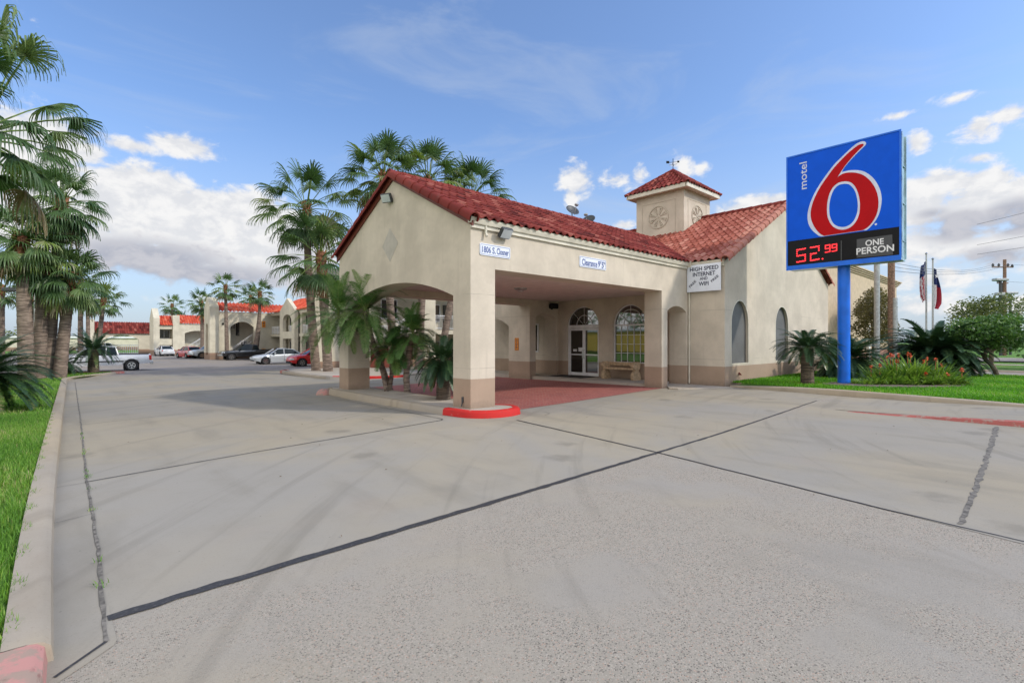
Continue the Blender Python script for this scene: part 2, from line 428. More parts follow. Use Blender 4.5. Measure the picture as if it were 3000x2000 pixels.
def gz(x, y):
    down = -.0085 * max(0, min(41, y))
    up = .14 * smst(x, .5, 11) * (1 - smst(y, 9, 24))
    return down * (1 - .9 * smst(x, 9, 20) * (1 - smst(y, 10, 30))) + up

# ---------------------------------------------------------------- ground
def sheet(name, xs, ys, dz, mat, poly=None, kind='structure', label=None):
    b = MB(); nx, ny = len(xs), len(ys)
    vs = [(x, y, gz(x, y) + dz) for y in ys for x in xs]
    fs = [(j * nx + i, j * nx + i + 1, (j + 1) * nx + i + 1, (j + 1) * nx + i) for j in range(ny - 1) for i in range(nx - 1)]
    b.add(vs, fs); o = b.build(name, mat); tag(o, kind=kind); return o
def rng(a, b, n): return [a + (b - a) * i / n for i in range(n + 1)]
g = rng(-60, 90, 75)
sheet('ground', [-900, -400, -150] + g + [150, 400, 900], [-900, -300, -100] + rng(-60, 110, 85) + [150, 400, 900], -.06, 'turf')
KX = lambda y: -7.43 + .0275 * (math.sqrt((y + 3.5) ** 2 + 4) + y + 3.5) / 2     # foot line of the long left kerb
def strip(name, rows, mat, n=None):
    """rows: list of left-to-right point lists"""
    b = MB(); w = len(rows[0]); vs = [p for r in rows for p in r]
    fs = [(j * w + i, j * w + i + 1, (j + 1) * w + i + 1, (j + 1) * w + i) for j in range(len(rows) - 1) for i in range(w - 1)]
    b.add(vs, fs); return tag(b.build(name, mat, smooth='auto'), kind='structure')
ys = rng(-16, 27, 60)
# drive slab, smooth finish beyond the long joint
JY = lambda x: float(np.interp(x, [-12, -7.17, -5.9, -4.06, -.33, 8.35, 30], [-5.6, -5.42, -5.36, -5.31, -5.2, -4.95, -4.4]))
rows = []
for k_ in range(45):
    row = []
    for t in rng(0, 1, 44):
        f = k_ / 44; yy = -5.4 + 32.4 * f; xl = KX(yy) - .02; x = xl + (26 - xl) * t; y = JY(x) + (27 - JY(x)) * f; row.append((x, y, gz(x, y)))
    rows.append(row)
strip('driveway', rows, 'concrete')
rows = [[(x, -30 + (JY(x) + 30) * f, gz(x, -30 + (JY(x) + 30) * f)) for x in rng(-12, 10.2, 36)] for f in rng(0, 1, 30)]
strip('drive_apron', rows, ['concrete_agg'])
rows = [[(x, y, gz(x, y) + .004) for x in (-7.46, -7.3, -7.15 - (y + 5.7) * .0)] for y in rng(-5.93, -5.2, 4)]
rows[0] = [(-7.46, -6.05, .004), (-7.3, -5.92, .004), (-7.17, -5.80, .004)]
strip('gutter_slab', rows, 'concrete')
rows = [[(x, y, gz(x, y)) for x in rng(-14, 30, 30)] for y in rng(27.0, 110, 50)]
strip('parking_lot', rows, 'asphalt')
rows = []
for y in rng(-14, -5.16, 24):
    xl = -.29 + (y + 5.2) * .212
    rows.append([(xl + (10.2 - xl) * t, y, gz(xl + (10.2 - xl) * t, y) + .004) for t in rng(0, 1, 24)])
strip('forecourt', rows, 'concrete')
# brick paving under the canopy
rows = [[(x, y, gz(x, y) + .006) for x in rng(1.0, 9.35, 14)] for y in rng(-.02, 9.2, 12)]
strip('brick_paving', rows, 'brick')
# joints
def joint(pts, w0, w1, mat='seal', name='pavement_joint', z=.008, jit=.35):
    b = MB(); P = []
    for (x0, y0), (x1, y1) in zip(pts[:-1], pts[1:]):
        n = max(2, int(math.hypot(x1 - x0, y1 - y0) / .12))
        P += [(x0 + (x1 - x0) * i / n, y0 + (y1 - y0) * i / n) for i in range(n)]
    P.append(pts[-1]); vs = []
    tot = len(P) - 1
    for i, (x, y) in enumerate(P):
        xa, ya = P[max(0, i - 1)]; xb, yb = P[min(tot, i + 1)]
        d = math.hypot(xb - xa, yb - ya) or 1; nx, ny = -(yb - ya) / d, (xb - xa) / d
        w = (w0 + (w1 - w0) * i / tot) / 2
        j = noise.noise(Vector((x * 2.3, y * 2.3, 3))) * .012
        wa = w * (1 + jit * noise.noise(Vector((x * 9, y * 9, 1)))); wb = w * (1 + jit * noise.noise(Vector((x * 9, y * 9, 7))))
        for s_, ww in ((1, wa), (-1, wb)):
            xx, yy = x + nx * (ww * s_ + j), y + ny * (ww * s_ + j)
            vs.append((xx, yy, gz(xx, yy) + z))
    fs = [(2 * i, 2 * i + 1, 2 * i + 3, 2 * i + 2) for i in range(tot)]
    b.add(vs, fs); return tag(b.build(name, mat), kind='structure')
joint([(-7.17, -5.42), (-5.9, -5.36), (-4.06, -5.31), (-.33, -5.2), (8.35, -4.95)], .092, .03, jit=.55)
joint([(.34, -1.26), (-.27, -5.15), (-.95, -8.3), (-1.25, -10.5)], .045, .018)
joint([(-7.08, -1.22), (-5.55, -.9), (-.91, -.11), (-.80, .02)], .022, .028)
joint([(-6.95, 4.9), (-4.2, 5.6)], .02, .012)
joint([(-.80, .02), (-.72, 2.1), (-.7, 6.5), (-1.2, 7.4)], .02, .014)
joint([(6.37, -8.71), (2.2, -8.83), (-.95, -8.9)], .07, .045, mat='sealgrey', jit=1.3)
joint([(-7.2, -5.73), (-7.13, -3.83), (-7.08, -1.22), (-6.87, 5.83), (-6.42, 23)], .020, .018, mat='sealgrey', jit=1.2)
joint([(-7.43, -5.95), (-7.2, -5.73)], .02, .02); joint([(-7.4, -1.3), (-7.09, -1.25)], .008, .008); joint([(-7.42, -2.9), (-7.12, -2.8)], .006, .006)
joint([(6.1, -3.3), (7.4, -4.3), (8.0, -4.75)], .012, .006)
joint([(1.55, -.55), (1.75, -.75), (1.65, -1.05), (1.3, -1.2)], .012, .01)

# kerbs: profile swept along a path on the ground
def kerb(name, pts, w, h, mat, side=1, closed=False, z0=None, taper=None, kind='structure'):
    b = MB(); n = len(pts); prof = [(0, -.05), (0.02, h * .72), (.05, h * .93), (.09, h), (w, h), (w, -.05)]
    vs = []
    for i, (x, y) in enumerate(pts):
        a = pts[(i - 1) % n] if closed or i > 0 else pts[i]; c = pts[(i + 1) % n] if closed or i < n - 1 else pts[i]
        d = math.hypot(c[0] - a[0], c[1] - a[1]) or 1; nx, ny = -(c[1] - a[1]) / d * side, (c[0] - a[0]) / d * side
        k = 1 if taper is None else taper(i / (n - 1))
        for u, z in prof:
            xx, yy = x + nx * u, y + ny * u
            vs.append((xx, yy, (gz(xx, yy) if z0 is None else z0) + (z * k if z > 0 else z)))
    m = len(prof); fs = []
    for i in range(n if closed else n - 1):
        for j in range(m - 1):
            fs.append((i * m + j, i * m + j + 1, ((i + 1) % n) * m + j + 1, ((i + 1) % n) * m + j))
    if not closed: fs += [tuple(range(m)), tuple((n - 1) * m + j for j in range(m - 1, -1, -1))]
    b.add(vs, fs); return tag(b.build(name, mat, smooth='auto'), kind=kind)
def curve_pts(pts, n=8):
    out = []
    for i in range(len(pts) - 1):
        p0 = pts[max(0, i - 1)]; p1 = pts[i]; p2 = pts[i + 1]; p3 = pts[min(len(pts) - 1, i + 2)]
        for k in range(n):
            t = k / n
            out.append(tuple(.5 * ((2 * p1[j]) + (-p0[j] + p2[j]) * t + (2 * p0[j] - 5 * p1[j] + 4 * p2[j] - p3[j]) * t * t + (-p0[j] + 3 * p1[j] - 3 * p2[j] + p3[j]) * t ** 3) for j in range(len(p1))))
    out.append(tuple(pts[-1])); return out
kl = [(KX(y), y) for y in rng(-5.75, 24.6, 50)]
kerb('kerb', kl + curve_pts([kl[-1], (-6.1, 26.6), (-4.9, 29.0), (-4.2, 30.6)], 6)[1:], .22, .13, 'kerb', side=1)
kerb('kerb', curve_pts([(-9.6, -8.0), (-8.5, -7.6), (-7.8, -7.05), (-7.5, -6.4), (-7.445, -5.75)], 6), .225, .13, 'redpink', side=1)
kerb('kerb', curve_pts([(-4.2, 30.6), (-3.7, 31.5), (-4.4, 32.3), (-7, 32.6)], 6), .25, .13, 'redworn', side=1)
kerb('kerb', [(-7, 32.6), (-14, 33.4), (-30, 34)], .25, .13, 'kerb', side=1)
# lawn plate behind the left kerb
rows = [[(x, y, gz(x, y) + .075) for x in [-60, -30, -16, -12, -9.5, KX(y) - .18]] for y in rng(-6.5, 24.6, 32)]
rows += [[(x, y, gz(x, y) + .075) for x in [-60, -30, -16, -12, -9.5, -6.80 + (y - 24.6) * .42]] for y in rng(24.7, 32.2, 8)]
strip('lawn', rows, 'turf')

# island the canopy stands on
ISZ = .16
isl = curve_pts([(-.36, 7.4), (-.40, 5.5), (-.42, 3.5), (-.40, 1.6), (-.40, .6)], 5) + curve_pts([(-.38, .3), (-.3, -.25), (.05, -.62), (.55, -.74), (1.05, -.62), (1.32, -.25), (1.3, .1), (1.1, .35)], 5) + [(1.08, 1), (1.08, 4), (1.08, 7.2)] + curve_pts([(1.0, 7.7), (.5, 8.1), (0, 8.05), (-.3, 7.75)], 4)
b = MB(); inner = []
n = len(isl)
for i, (x, y) in enumerate(isl):
    a = isl[i - 1]; c = isl[(i + 1) % n]; d = math.hypot(c[0] - a[0], c[1] - a[1]) or 1
    inner.append((x - (c[1] - a[1]) / d * .20, y + (c[0] - a[0]) / d * .20))
b.poly(lambda a, c, d: (a, c, ISZ - .004 - d), inner, .15); tag(b.build('island', 'concrete_pale'), kind='structure')
ni = 21
kerb('kerb', isl[:ni], .2, ISZ, 'kerb', side=1, z0=0)
kerb('kerb', isl[ni - 1:ni + 36], .2, ISZ + .005, 'redpaint', side=1, z0=0)
kerb('kerb', isl[ni + 35:] , .2, ISZ, 'kerb', side=1, z0=0)
# round painted kerb nose at the far end of the island
b = MB()
for k in range(7):
    pass
ring = []
for i in range(7):
    t = i / 6 * math.pi / 2; ring.append((math.cos(t), math.sin(t)))
vs = []; fs = []
for i, (c, s_) in enumerate(ring):
    for j in range(16):
        t = 2 * math.pi * j / 16; vs.append((-.36 + .27 * c * math.cos(t), 7.75 + .32 * c * math.sin(t), gz(0, 7.7) + .21 * s_))
for i in range(6):
    for j in range(16): fs.append((i * 16 + j, i * 16 + (j + 1) % 16, (i + 1) * 16 + (j + 1) % 16, (i + 1) * 16 + j))
b.add(vs, fs); tag(b.build('kerb', 'redpink', smooth=True), kind='structure')
# lobby pavement, rear island, right hand kerbs
def slab(name, pts, z0, z1, mat):
    b = MB(); b.poly(lambda a, c, d: (a, c, z1 - d), pts, z1 - z0); return tag(b.build(name, mat), kind='structure')
slab('pavement', [(8.7, .71), (10.5, .71), (10.5, 13), (8.7, 13)], -.3, .215, 'concrete_pale')
slab('pavement', [(8.45, -.7), (10.4, -1.7), (10.4, .0), (10.4, .7), (8.95, .7), (8.95, 0), (8.45, -.35)], -.1, .165, 'concrete_pale')
slab('rear_island', [(2.9, 15.0), (4.6, 13.6), (6.0, 13.5), (8.6, 15), (8.6, 23.3), (4.0, 23.3), (3.0, 22)], -.6, .02, 'concrete_pale')
kerb('kerb', [(3.0, 15.0), (4.0, 13.9), (4.7, 13.45), (5.9, 13.3), (6.4, 13.35)], .2, .14, 'redpaint', side=1, z0=-.09)
kerb('kerb', [(3.0, 22.3), (2.8, 19), (2.8, 16), (3.0, 15.0)], .2, .12, 'kerb', side=1, z0=-.1)
kerb('kerb', curve_pts([(3.6, 23.3), (3.1, 22.9), (3.0, 22.3)], 5), .2, .13, 'redworn', side=1, z0=-.1)
kr = curve_pts([(10.62, -1.5), (10.42, -2.8), (10.15, -4.8), (9.75, -6.9), (9.25, -9.0), (8.3, -12), (6.5, -16)], 8)
kerb('kerb', kr, .30, .17, 'kerb', side=1, taper=lambda t: .35 + .65 * smst(t, 0, .35))
rows = []
lk = [(x + .22, y) for x, y in kr]
rows = [[(x + d, y, gz(x, y) + .13 * (.3 + .7 * smst(i / (len(lk) - 1), 0, .4)) + (.0 if d < 1 else .05)) for d in (0, .5, 2, 5, 9, 12.5)] for i, (x, y) in enumerate(lk)]
strip('lawn', rows, 'turf')
rows = [[(x, y, .19) for x in (16, 19, 21.5, 23.2)] for y in rng(-16, -1.4, 8)]
# sidewalk ramp with a red painted edge
b = MB(); sw = []
for i, y in enumerate(rng(-5.8, -14, 16)):
    h = .13 * smst(-y, 6.0, 10.5)
    xr = [p for p in kr if p[1] <= y + .2][0][0] + .05
    sw.append([(6.83, y, gz(6.8, y) + .012 + h), (8, y, gz(8, y) + .014 + h), (xr, y, gz(xr, y) + .02 + h)])
strip('sidewalk', sw, 'concrete')
rk = [(6.68 + .06 * noise.noise(Vector((0, y, 0))), y) for y in rng(-6.1, -14, 24)]
rr = []
for i, (x, y) in enumerate(rk):
    h = .13 * smst(-y, 6.0, 10.5); w = .04 + .07 * smst(-y, 6, 8.5)
    rr.append([(x - .05, y, gz(x, y) - .01), (x, y, gz(x, y) + .010 + h * .9), (x + w, y, gz(x, y) + .018 + h)])
strip('kerb', rr, 'redworn')
# road, verges and far street to the right
def flat(name, x0, x1, y0, y1, z, mat):
    rows = [[(x, y, gz(x, y) + z) for x in rng(x0, x1, 6)] for y in rng(y0, y1, 10)]
    return strip(name, rows, mat)
flat('road', 23.4, 28.6, -60, -2, .06, 'asphalt')
kerb('kerb', [(23.3, -60), (23.3, -2)], .15, .18, 'kerb', side=-1)
kerb('kerb', [(28.6, -60), (28.6, -2)], .2, .16, 'kerb', side=-1)
flat('verge', 28.8, 42, -60, -1, .13, 'turf')
flat('sidewalk', 37, 38.6, -60, -4, .15, 'concrete_pale')
flat('street', 50, 62, -120, 60, .03, 'asphalt')

# ---------------------------------------------------------------- roofs of barrel tiles
def roof_slope(mb, o, u, v, lu, lv, tw=.27, tl=.42, r=.055, clips=(), pale=None, seed=0, nseg=6, tile_len_amp=.035):
    """o corner at the eave, u along the eave, v up the slope (unit vectors)"""
    o = Vector(o); u = Vector(u).normalized(); v = Vector(v).normalized(); nrm = u.cross(v).normalized()
    if nrm.z < 0: nrm = -nrm
    rr_ = random.Random(seed)
    nu = int(math.ceil(lu / tw)); nv = int(math.ceil(lv / tl))
    import bmesh
    bm = bmesh.new(); lay = bm.faces.layers.float.new('tone')
    for i in range(nu):
        for j in range(nv):
            a0 = i * tw; b0 = j * tl; b1 = min(lv, (j + 1) * tl + .05)
            if b0 >= lv: continue
            tone = min(1, max(0, rr_.gauss(.46, .27)))
            if pale: tone = pale(a0 / lu, b0 / lv, tone)
            dn = rr_.uniform(-.006, .006); dl = rr_.uniform(-.015, .01)
            sk = [rr_.uniform(-.006, .006) for _ in range(2)]
            rows_ = []
            for bb, lift in ((b0 + dl, tile_len_amp), (b1, .0)):
                row = []
                for k in range(nseg + 1):
                    t = k / nseg
                    if t <= .62: h = r * math.sin(t / .62 * math.pi) * 1.25
                    else: h = -r * .35 * math.sin((t - .62) / .38 * math.pi)
                    aa = a0 + t * tw
                    row.append(bm.verts.new(o + u * (min(lu, aa) + sk[0]) + v * bb + nrm * (h + lift + dn)))
                rows_.append(row)
            low = []
            for k in range(nseg + 1):
                low.append(bm.verts.new(rows_[0][k].co - nrm * .028))
            for k in range(nseg):
                f = bm.faces.new((rows_[0][k], rows_[0][k + 1], rows_[1][k + 1], rows_[1][k])); f[lay] = tone; f.smooth = True
                f = bm.faces.new((low[k], low[k + 1], rows_[0][k + 1], rows_[0][k])); f[lay] = tone * .8
    for co, no in clips:
        bmesh.ops.bisect_plane(bm, geom=bm.verts[:] + bm.edges[:] + bm.faces[:], plane_co=co, plane_no=no, clear_outer=True)
    bm.verts.index_update()
    k0 = len(mb.v); mb.v.extend([tuple(x.co) for x in bm.verts])
    for f in bm.faces:
        mb.f.append(tuple(x.index + k0 for x in f.verts)); mb.m.append(0); mb.t.append(f[lay])
    bm.free()
def barrel_run(mb, p0, p1, rad=.13, seg=.42, seed=0, tones=(.3, .7), full=True):
    """a line of overlapping half-round cap tiles"""
    p0, p1 = Vector(p0), Vector(p1); d = p1 - p0; n = max(1, int(d.length / seg)); d.normalize(); st = (p1 - p0).length / n
    side = d.cross(Vector((0, 0, 1))).normalized(); up = side.cross(d).normalized(); rr_ = random.Random(seed)
    for i in range(n):
        a = p0 + d * (i * st - .03); c = p0 + d * ((i + 1) * st + .04)
        r0, r1 = rad * 1.08, rad * .90; vs = []; m = 9
        for p, r in ((a, r0), (c, r1)):
            for k in range(m):
                t = math.pi * (k / (m - 1) * 1.3 - .15); vs.append(p + side * math.cos(t) * r + up * math.sin(t) * r)
        for k in range(m):
            t = math.pi * (k / (m - 1) * 1.3 - .15); vs.append(a + side * math.cos(t) * r0 * .82 + up * math.sin(t) * r0 * .82)
        fs = [(k, k + 1, m + k + 1, m + k) for k in range(m - 1)] + [(2 * m + k, 2 * m + k + 1, k + 1, k) for k in range(m - 1)]
        mb.add(vs, fs, 0, rr_.uniform(*tones))

# ---------------------------------------------------------------- main motel building
bd = empty('motel_lobby_building', (10, 3, 0), 'cream stucco motel lobby with red tiled roofs, square tower and drive-through canopy', 'building')
T0 = .77
# gable wall with the flat arch
b = MB()
b.poly(PX_(0), [(0, -.1), (0, 4.62), (3.67, 6.46), (7.34, 4.62), (7.34, -.1), (6.64, -.1)] + [(a, z) for a, z in reversed(arc(.70, 6.64, 2.92, 3.46, 24))] + [(.70, -.1)], T0)
b.build('gable_wall', 'stucco', bd)
b = MB()
b.poly(PY_(0), [(T0 - .004, 3.57), (T0 - .004, 4.62), (10.475, 4.62), (10.475, -.1), (10.29, -.1)] + list(reversed(arc(8.94, 10.29, 2.88, 3.08, 10))) + [(8.94, -.1), (8.56, -.1), (8.56, 3.57)], .70)
b.build('front_wall', 'stucco', bd)
b = MB()
b.poly(PY_(6.64), [(T0 - .004, 3.42), (T0 - .004, 4.62), (10.475, 4.62), (10.475, -.1), (10.29, -.1)] + list(reversed(arc(8.94, 10.29, 2.88, 3.08, 10))) + [(8.94, -.1), (8.56, -.1), (8.56, 3.42)], .70)
b.build('rear_wall', 'stucco', bd)
b = MB(); o_ = [(7.345, -.1), (7.345, 4.0), (22, 4.0), (22, -.1)]
h_ = []
outer = [(7.345, 4.0), (11.35, 4.0), (11.35, -.1), (10.95, -.1)]
for y1, y0 in ((10.95, 8.04),):
    outer += list(reversed(arc(y0, y1, 2.5, 2.95, 14))) + [(y0, -.1), (y0 - .7, -.1)]
outer[-1] = (7.345, -.1)
b.poly(PX_(8.563), outer, .38); b.build('arcade_wall', 'stucco', bd)
b = MB(); b.box((8.6, 7.36, 3.6), (10.47, 11.3, 3.9)); b.build('arcade_ceiling', 'ceil', bd)
b = MB(); b.box((T0 + .01, .71, 3.66), (10.46, 6.63, 3.75)); b.build('ceiling', 'ceil', bd)
# lobby wall with doors and window, facing the canopy
door = [(4.25, .2), (6.10, .2)] + list(reversed(arc(4.25, 6.10, 2.47, 3.36, 16, 'round')))
wind = [(1.84, .87), (3.50, .87)] + list(reversed(arc(1.84, 3.50, 2.47, 3.33, 16, 'round')))
sml = [(8.0, 1.3), (8.55, 1.3), (8.55, 2.6), (8.0, 2.6)]
b = MB(); b.poly(PX_(10.478), [(-1.385, -.1), (13, -.1), (13, 4.66), (-1.385, 4.66)], .28, holes=[door, wind, sml]); b.build('lobby_side_wall', 'stucco', bd)
w1 = [(11.0, .93), (12.55, .93)] + list(reversed(arc(11.0, 12.55, 2.42, 3.34, 18, 'round')))
w2 = [(15.25, .93), (16.78, .93)] + list(reversed(arc(15.25, 16.78, 2.42, 3.30, 18, 'round')))
b = MB(); b.poly(PY_(-1.3875), [(10.475, -.1), (22.43, -.1), (22.43, 4.66), (16.45, 7.70), (10.475, 4.66)], .3, holes=[w1, w2]); b.build('lobby_gable_wall', 'stucco', bd)
b = MB(); b.box((22.13, -1.085, -.1), (22.43, 13, 4.6)); b.box((10.76, 12.7, -.1), (22.12, 13, 4.6)); b.build('lobby_back_wall', 'stucco', bd)
for w_, (x0, x1, zt) in ((w1, (11.0, 12.55, 3.34)), (w2, (15.25, 16.78, 3.30))):
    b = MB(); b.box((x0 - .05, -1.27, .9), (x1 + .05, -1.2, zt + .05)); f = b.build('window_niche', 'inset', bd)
    b = MB(); P_ = [(x0, .93), (x1, .93)] + list(reversed(arc(x0, x1, 2.42, zt, 18, 'round')))
    I_ = [(x0 + .035, .965), (x1 - .035, .965)] + list(reversed(arc(x0 + .035, x1 - .035, 2.42, zt - .035, 18, 'round')))
    b.poly(PY_(-1.392), P_, .03, holes=[I_]); b.build('niche_trim', 'trim', f)
# interior floor and dim walls behind the glass
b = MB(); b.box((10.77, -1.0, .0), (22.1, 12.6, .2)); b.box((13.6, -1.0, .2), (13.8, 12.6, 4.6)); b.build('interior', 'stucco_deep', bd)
# entrance doors
dX = 10.60
b = MB(); b.box((dX + .035, 4.28, .22), (dX + .05, 6.07, 3.3)); gl = b.build('transom_glass', 'glass', bd)
b = MB()
for y0, y1, z0, z1 in ((4.25, 4.31, .2, 2.5), (6.04, 6.10, .2, 2.5), (4.31, 6.04, 2.38, 2.5)): b.box((dX - .03, y0, z0), (dX + .08, y1, z1))
b.build('door_frame', 'white', bd)
b = MB()
b.poly(PX_(dX - .02), arc(4.25, 6.10, 2.5, 3.36, 16, 'round'), .03, holes=[arc(4.29, 6.06, 2.53, 3.32, 16, 'round')])
b.poly(PX_(dX + .01), arc(4.72, 5.63, 2.5, 2.98, 14, 'round'), .015, holes=[arc(4.745, 5.605, 2.51, 2.955, 14, 'round')])
for t in (0, 45, 90, 135, 180):
    c_, s_ = math.cos(R(t)), math.sin(R(t)); 
    if t in (0, 180): continue
    b.tube([(dX + .012, 5.175 + .1 * c_, 2.5 + .1 * s_), (dX + .012, 5.175 + .90 * c_, 2.5 + .84 * s_)], .010, 4)
b.build('transom_bars', 'white', gl)
for y0, hs in ((4.315, 1), (5.18, -1)):
    y1 = y0 + .855
    b = MB(); 
    for a, c in (((y0, .22), (y0 + .075, 2.37)), ((y1 - .075, .22), (y1, 2.37)), ((y0 + .075, .22), (y1 - .075, .36)), ((y0 + .075, 2.28), (y1 - .075, 2.37)), ((y0 + .075, 1.15), (y1 - .075, 1.2))):
        b.box((dX - .01, a[0], a[1]), (dX + .03, c[0], c[1]))
    d_ = b.build('door', 'white', bd)
    b = MB(); yh = y1 - .04 if hs == 1 else y0 + .04
    b.tube([(dX - .03, yh, 1.0), (dX - .08, yh, 1.02), (dX - .08, yh, 1.38), (dX - .03, yh, 1.4)], .014, 6); b.build('handle', 'chrome', d_)
    b = MB(); b.box((dX + .012, y0 + .07, .34), (dX + .018, y1 - .07, 2.3)); b.build('pane', 'glass', d_)
b = MB(); b.box((dX - .002, 5.25, 1.32), (dX + .005, 5.5, 1.5)); b.box((dX - .002, 5.6, 1.32), (dX + .005, 5.82, 1.42)); tag(b.build('door_notice', 'white'), 'small white notices stuck inside the glass entrance door', 'notice')
# big arched window
wf = None
b = MB(); O_ = [(1.84, .87), (3.50, .87)] + list(reversed(arc(1.84, 3.50, 2.47, 3.33, 16, 'round')))
I_ = [(1.885, .915), (3.455, .915)] + list(reversed(arc(1.885, 3.455, 2.47, 3.285, 16, 'round')))
b.poly(PX_(dX - .03), O_, .07, holes=[I_]); wf = b.build('window', 'white', bd)
b = MB(); b.poly(PX_(dX + .02), [(1.86, .89), (3.48, .89)] + list(reversed(arc(1.86, 3.48, 2.47, 3.31, 16, 'round'))), .01); b.build('pane', 'glass', wf)
b = MB()
b.box((dX - .02, 1.88, 2.44), (dX + .015, 3.46, 2.50))
for y in (2.20, 2.51, 2.83, 3.14): b.box((dX - .008, y - .009, .9), (dX + .015, y + .009, 2.46))
for z in (1.28, 1.66, 2.05): b.box((dX - .006, 1.88, z - .009), (dX + .014, 3.46, z + .009))
for rad in (.36, .62): b.poly(PX_(dX - .004), arc(2.67 - rad, 2.67 + rad, 2.5, 2.5 + rad * 1.02, 14, 'round'), .016, holes=[arc(2.67 - rad + .018, 2.67 + rad - .018, 2.505, 2.5 + rad * 1.02 - .018, 14, 'round')])
for t in (40, 90, 140): b.tube([(dX, 2.67 + .02 * math.cos(R(t)), 2.5), (dX, 2.67 + .82 * math.cos(R(t)), 2.5 + .80 * math.sin(R(t)))], .009, 4)
b.build('glazing_bars', 'white', wf)
b = MB(); b.box((10.44, 7.95, 1.25), (10.52, 8.6, 1.3)); b.box((10.44, 7.95, 2.6), (10.52, 8.6, 2.65)); b.box((10.44, 7.95, 1.3), (10.52, 8.0, 2.6)); b.box((10.44, 8.55, 1.3), (10.52, 8.6, 2.6)); f = b.build('window', 'white', bd)
b = MB(); b.box((10.53, 8.0, 1.3), (10.55, 8.55, 2.6)); b.build('pane', 'glass', f)
# gutters and fascias
def gutter(mb, p0, p1, out):
    p0, p1, o = Vector(p0), Vector(p1), Vector(out)
    prof = [(0, 0), (0, .13), (.02, .13), (.02, .02), (.09, .02), (.115, .10), (.115, .13), (.14, .13), (.13, .085), (.10, -.005)]
    vs = [p + o * a + Vector((0, 0, z)) for p in (p0, p1) for a, z in prof]; m = len(prof)
    mb.add(vs, [(i, (i + 1) % m, m + (i + 1) % m, m + i) for i in range(m)] + [tuple(range(m)), tuple(range(2 * m - 1, m - 1, -1))])
b = MB(); gutter(b, (-.08, -.003, 4.60), (10.30, -.003, 4.60), (0, -1, 0)); b.box((-.02, -.06, 4.50), (10.33, -.003, 4.598))
gutter(b, (10.472, -.14, 4.60), (10.472, -1.40, 4.60), (-1, 0, 0)); b.box((10.41, -1.38, 4.50), (10.472, -.15, 4.598))
b.tube([(.42, -.06, 4.6), (.42, -.06, 4.42), (.42, -.10, 4.33)], .035, 8); b.box((10.28, -.20, 4.56), (10.44, -.02, 4.78)); b.build('gutter', 'trim', bd)
b = MB(); b.tube([(10.41, -.06, 4.55), (10.41, -.06, .2)], .03, 8); b.build('downpipe', 'trim', bd)
# canopy roof
pal = lambda a, c, t: min(1, t + (.35 if c < .1 and a < .15 else 0))
k = .505; SL = math.hypot(1, k)
b = MB()
roof_slope(b, (-.04, -.17, 4.72), (1, 0, 0), (0, 1, k), 15.2, 3.84 * SL, clips=[((10.37, 0, 0), (1, -1, 0))], seed=1)
roof_slope(b, (-.04, 7.51, 4.72), (1, 0, 0), (0, -1, k), 15.2, 3.84 * SL, clips=[((10.37, 7.34, 0), (1, 1, 0))], seed=2)
b.build('canopy_roof', 'tile', bd, normals=False)
b = MB(); barrel_run(b, (-.1, 3.67, 6.66), (14.2, 3.67, 6.66), .12, .4, 3); b.build('ridge_tiles', 'tile', bd, smooth='auto')
b = MB(); barrel_run(b, (-.07, -.20, 4.68), (-.07, 3.63, 4.68 + 3.83 * k), .145, .44, 4, (.25, .6)); barrel_run(b, (-.07, 7.54, 4.68), (-.07, 3.71, 4.68 + 3.83 * k), .12, .44, 5, (.2, .5))
b.build('rake_tiles', 'tile', bd, smooth='auto')
b = MB()
for y0, y1 in ((-.12, 3.67), (7.46, 3.67)):
    z0, z1 = 4.66, 4.66 + abs(y1 - y0) * k
    b.add([(-.05, y0, z0 - .14), (-.05, y1, z1 - .10), (-.05, y1, z1 + .05), (-.05, y0, z0 + .02), (0.001, y0, z0 - .14), (0.001, y1, z1 - .10), (0.001, y1, z1 + .05), (0.001, y0, z0 + .02)], [(0, 1, 2, 3), (4, 7, 6, 5), (0, 4, 5, 1), (3, 2, 6, 7), (0, 3, 7, 4), (1, 5, 6, 2)])
b.build('rake_board', 'brown_door', bd)
# lobby roof
b = MB()
lam = 6.15 * SL
roof_slope(b, (10.30, -1.52, 4.74), (0, 1, 0), (1, 0, k), 5.22, lam, clips=[((10.34, 0, 0), (-1, 1, 0))], seed=11, pale=lambda a, c, t: min(1, t * .8 + (.45 if (a < .12 or c < .12) else .08)))
roof_slope(b, (10.30, 3.7, 4.74), (0, 1, 0), (1, 0, k), 9.4, lam, clips=[((10.34, 7.34, 0), (-1, -1, 0))], seed=12)
roof_slope(b, (22.60, -1.52, 4.74), (0, 1, 0), (-1, 0, k), 14.6, lam, seed=13, tw=.4, tl=.6)
b.build('lobby_roof', 'tile_pale', bd, normals=False)
b = MB(); barrel_run(b, (16.45, -1.6, 7.86), (16.45, 13.1, 7.86), .13, .42, 13); b.build('ridge_tiles', 'tile', bd, smooth='auto')
b = MB(); barrel_run(b, (10.28, -1.50, 4.70), (16.45, -1.50, 4.70 + 6.17 * k), .15, .44, 14, (.75, 1)); barrel_run(b, (22.62, -1.50, 4.70), (16.45, -1.50, 4.70 + 6.17 * k), .13, .44, 15); b.build('rake_tiles', 'tile_pale', bd, smooth='auto')
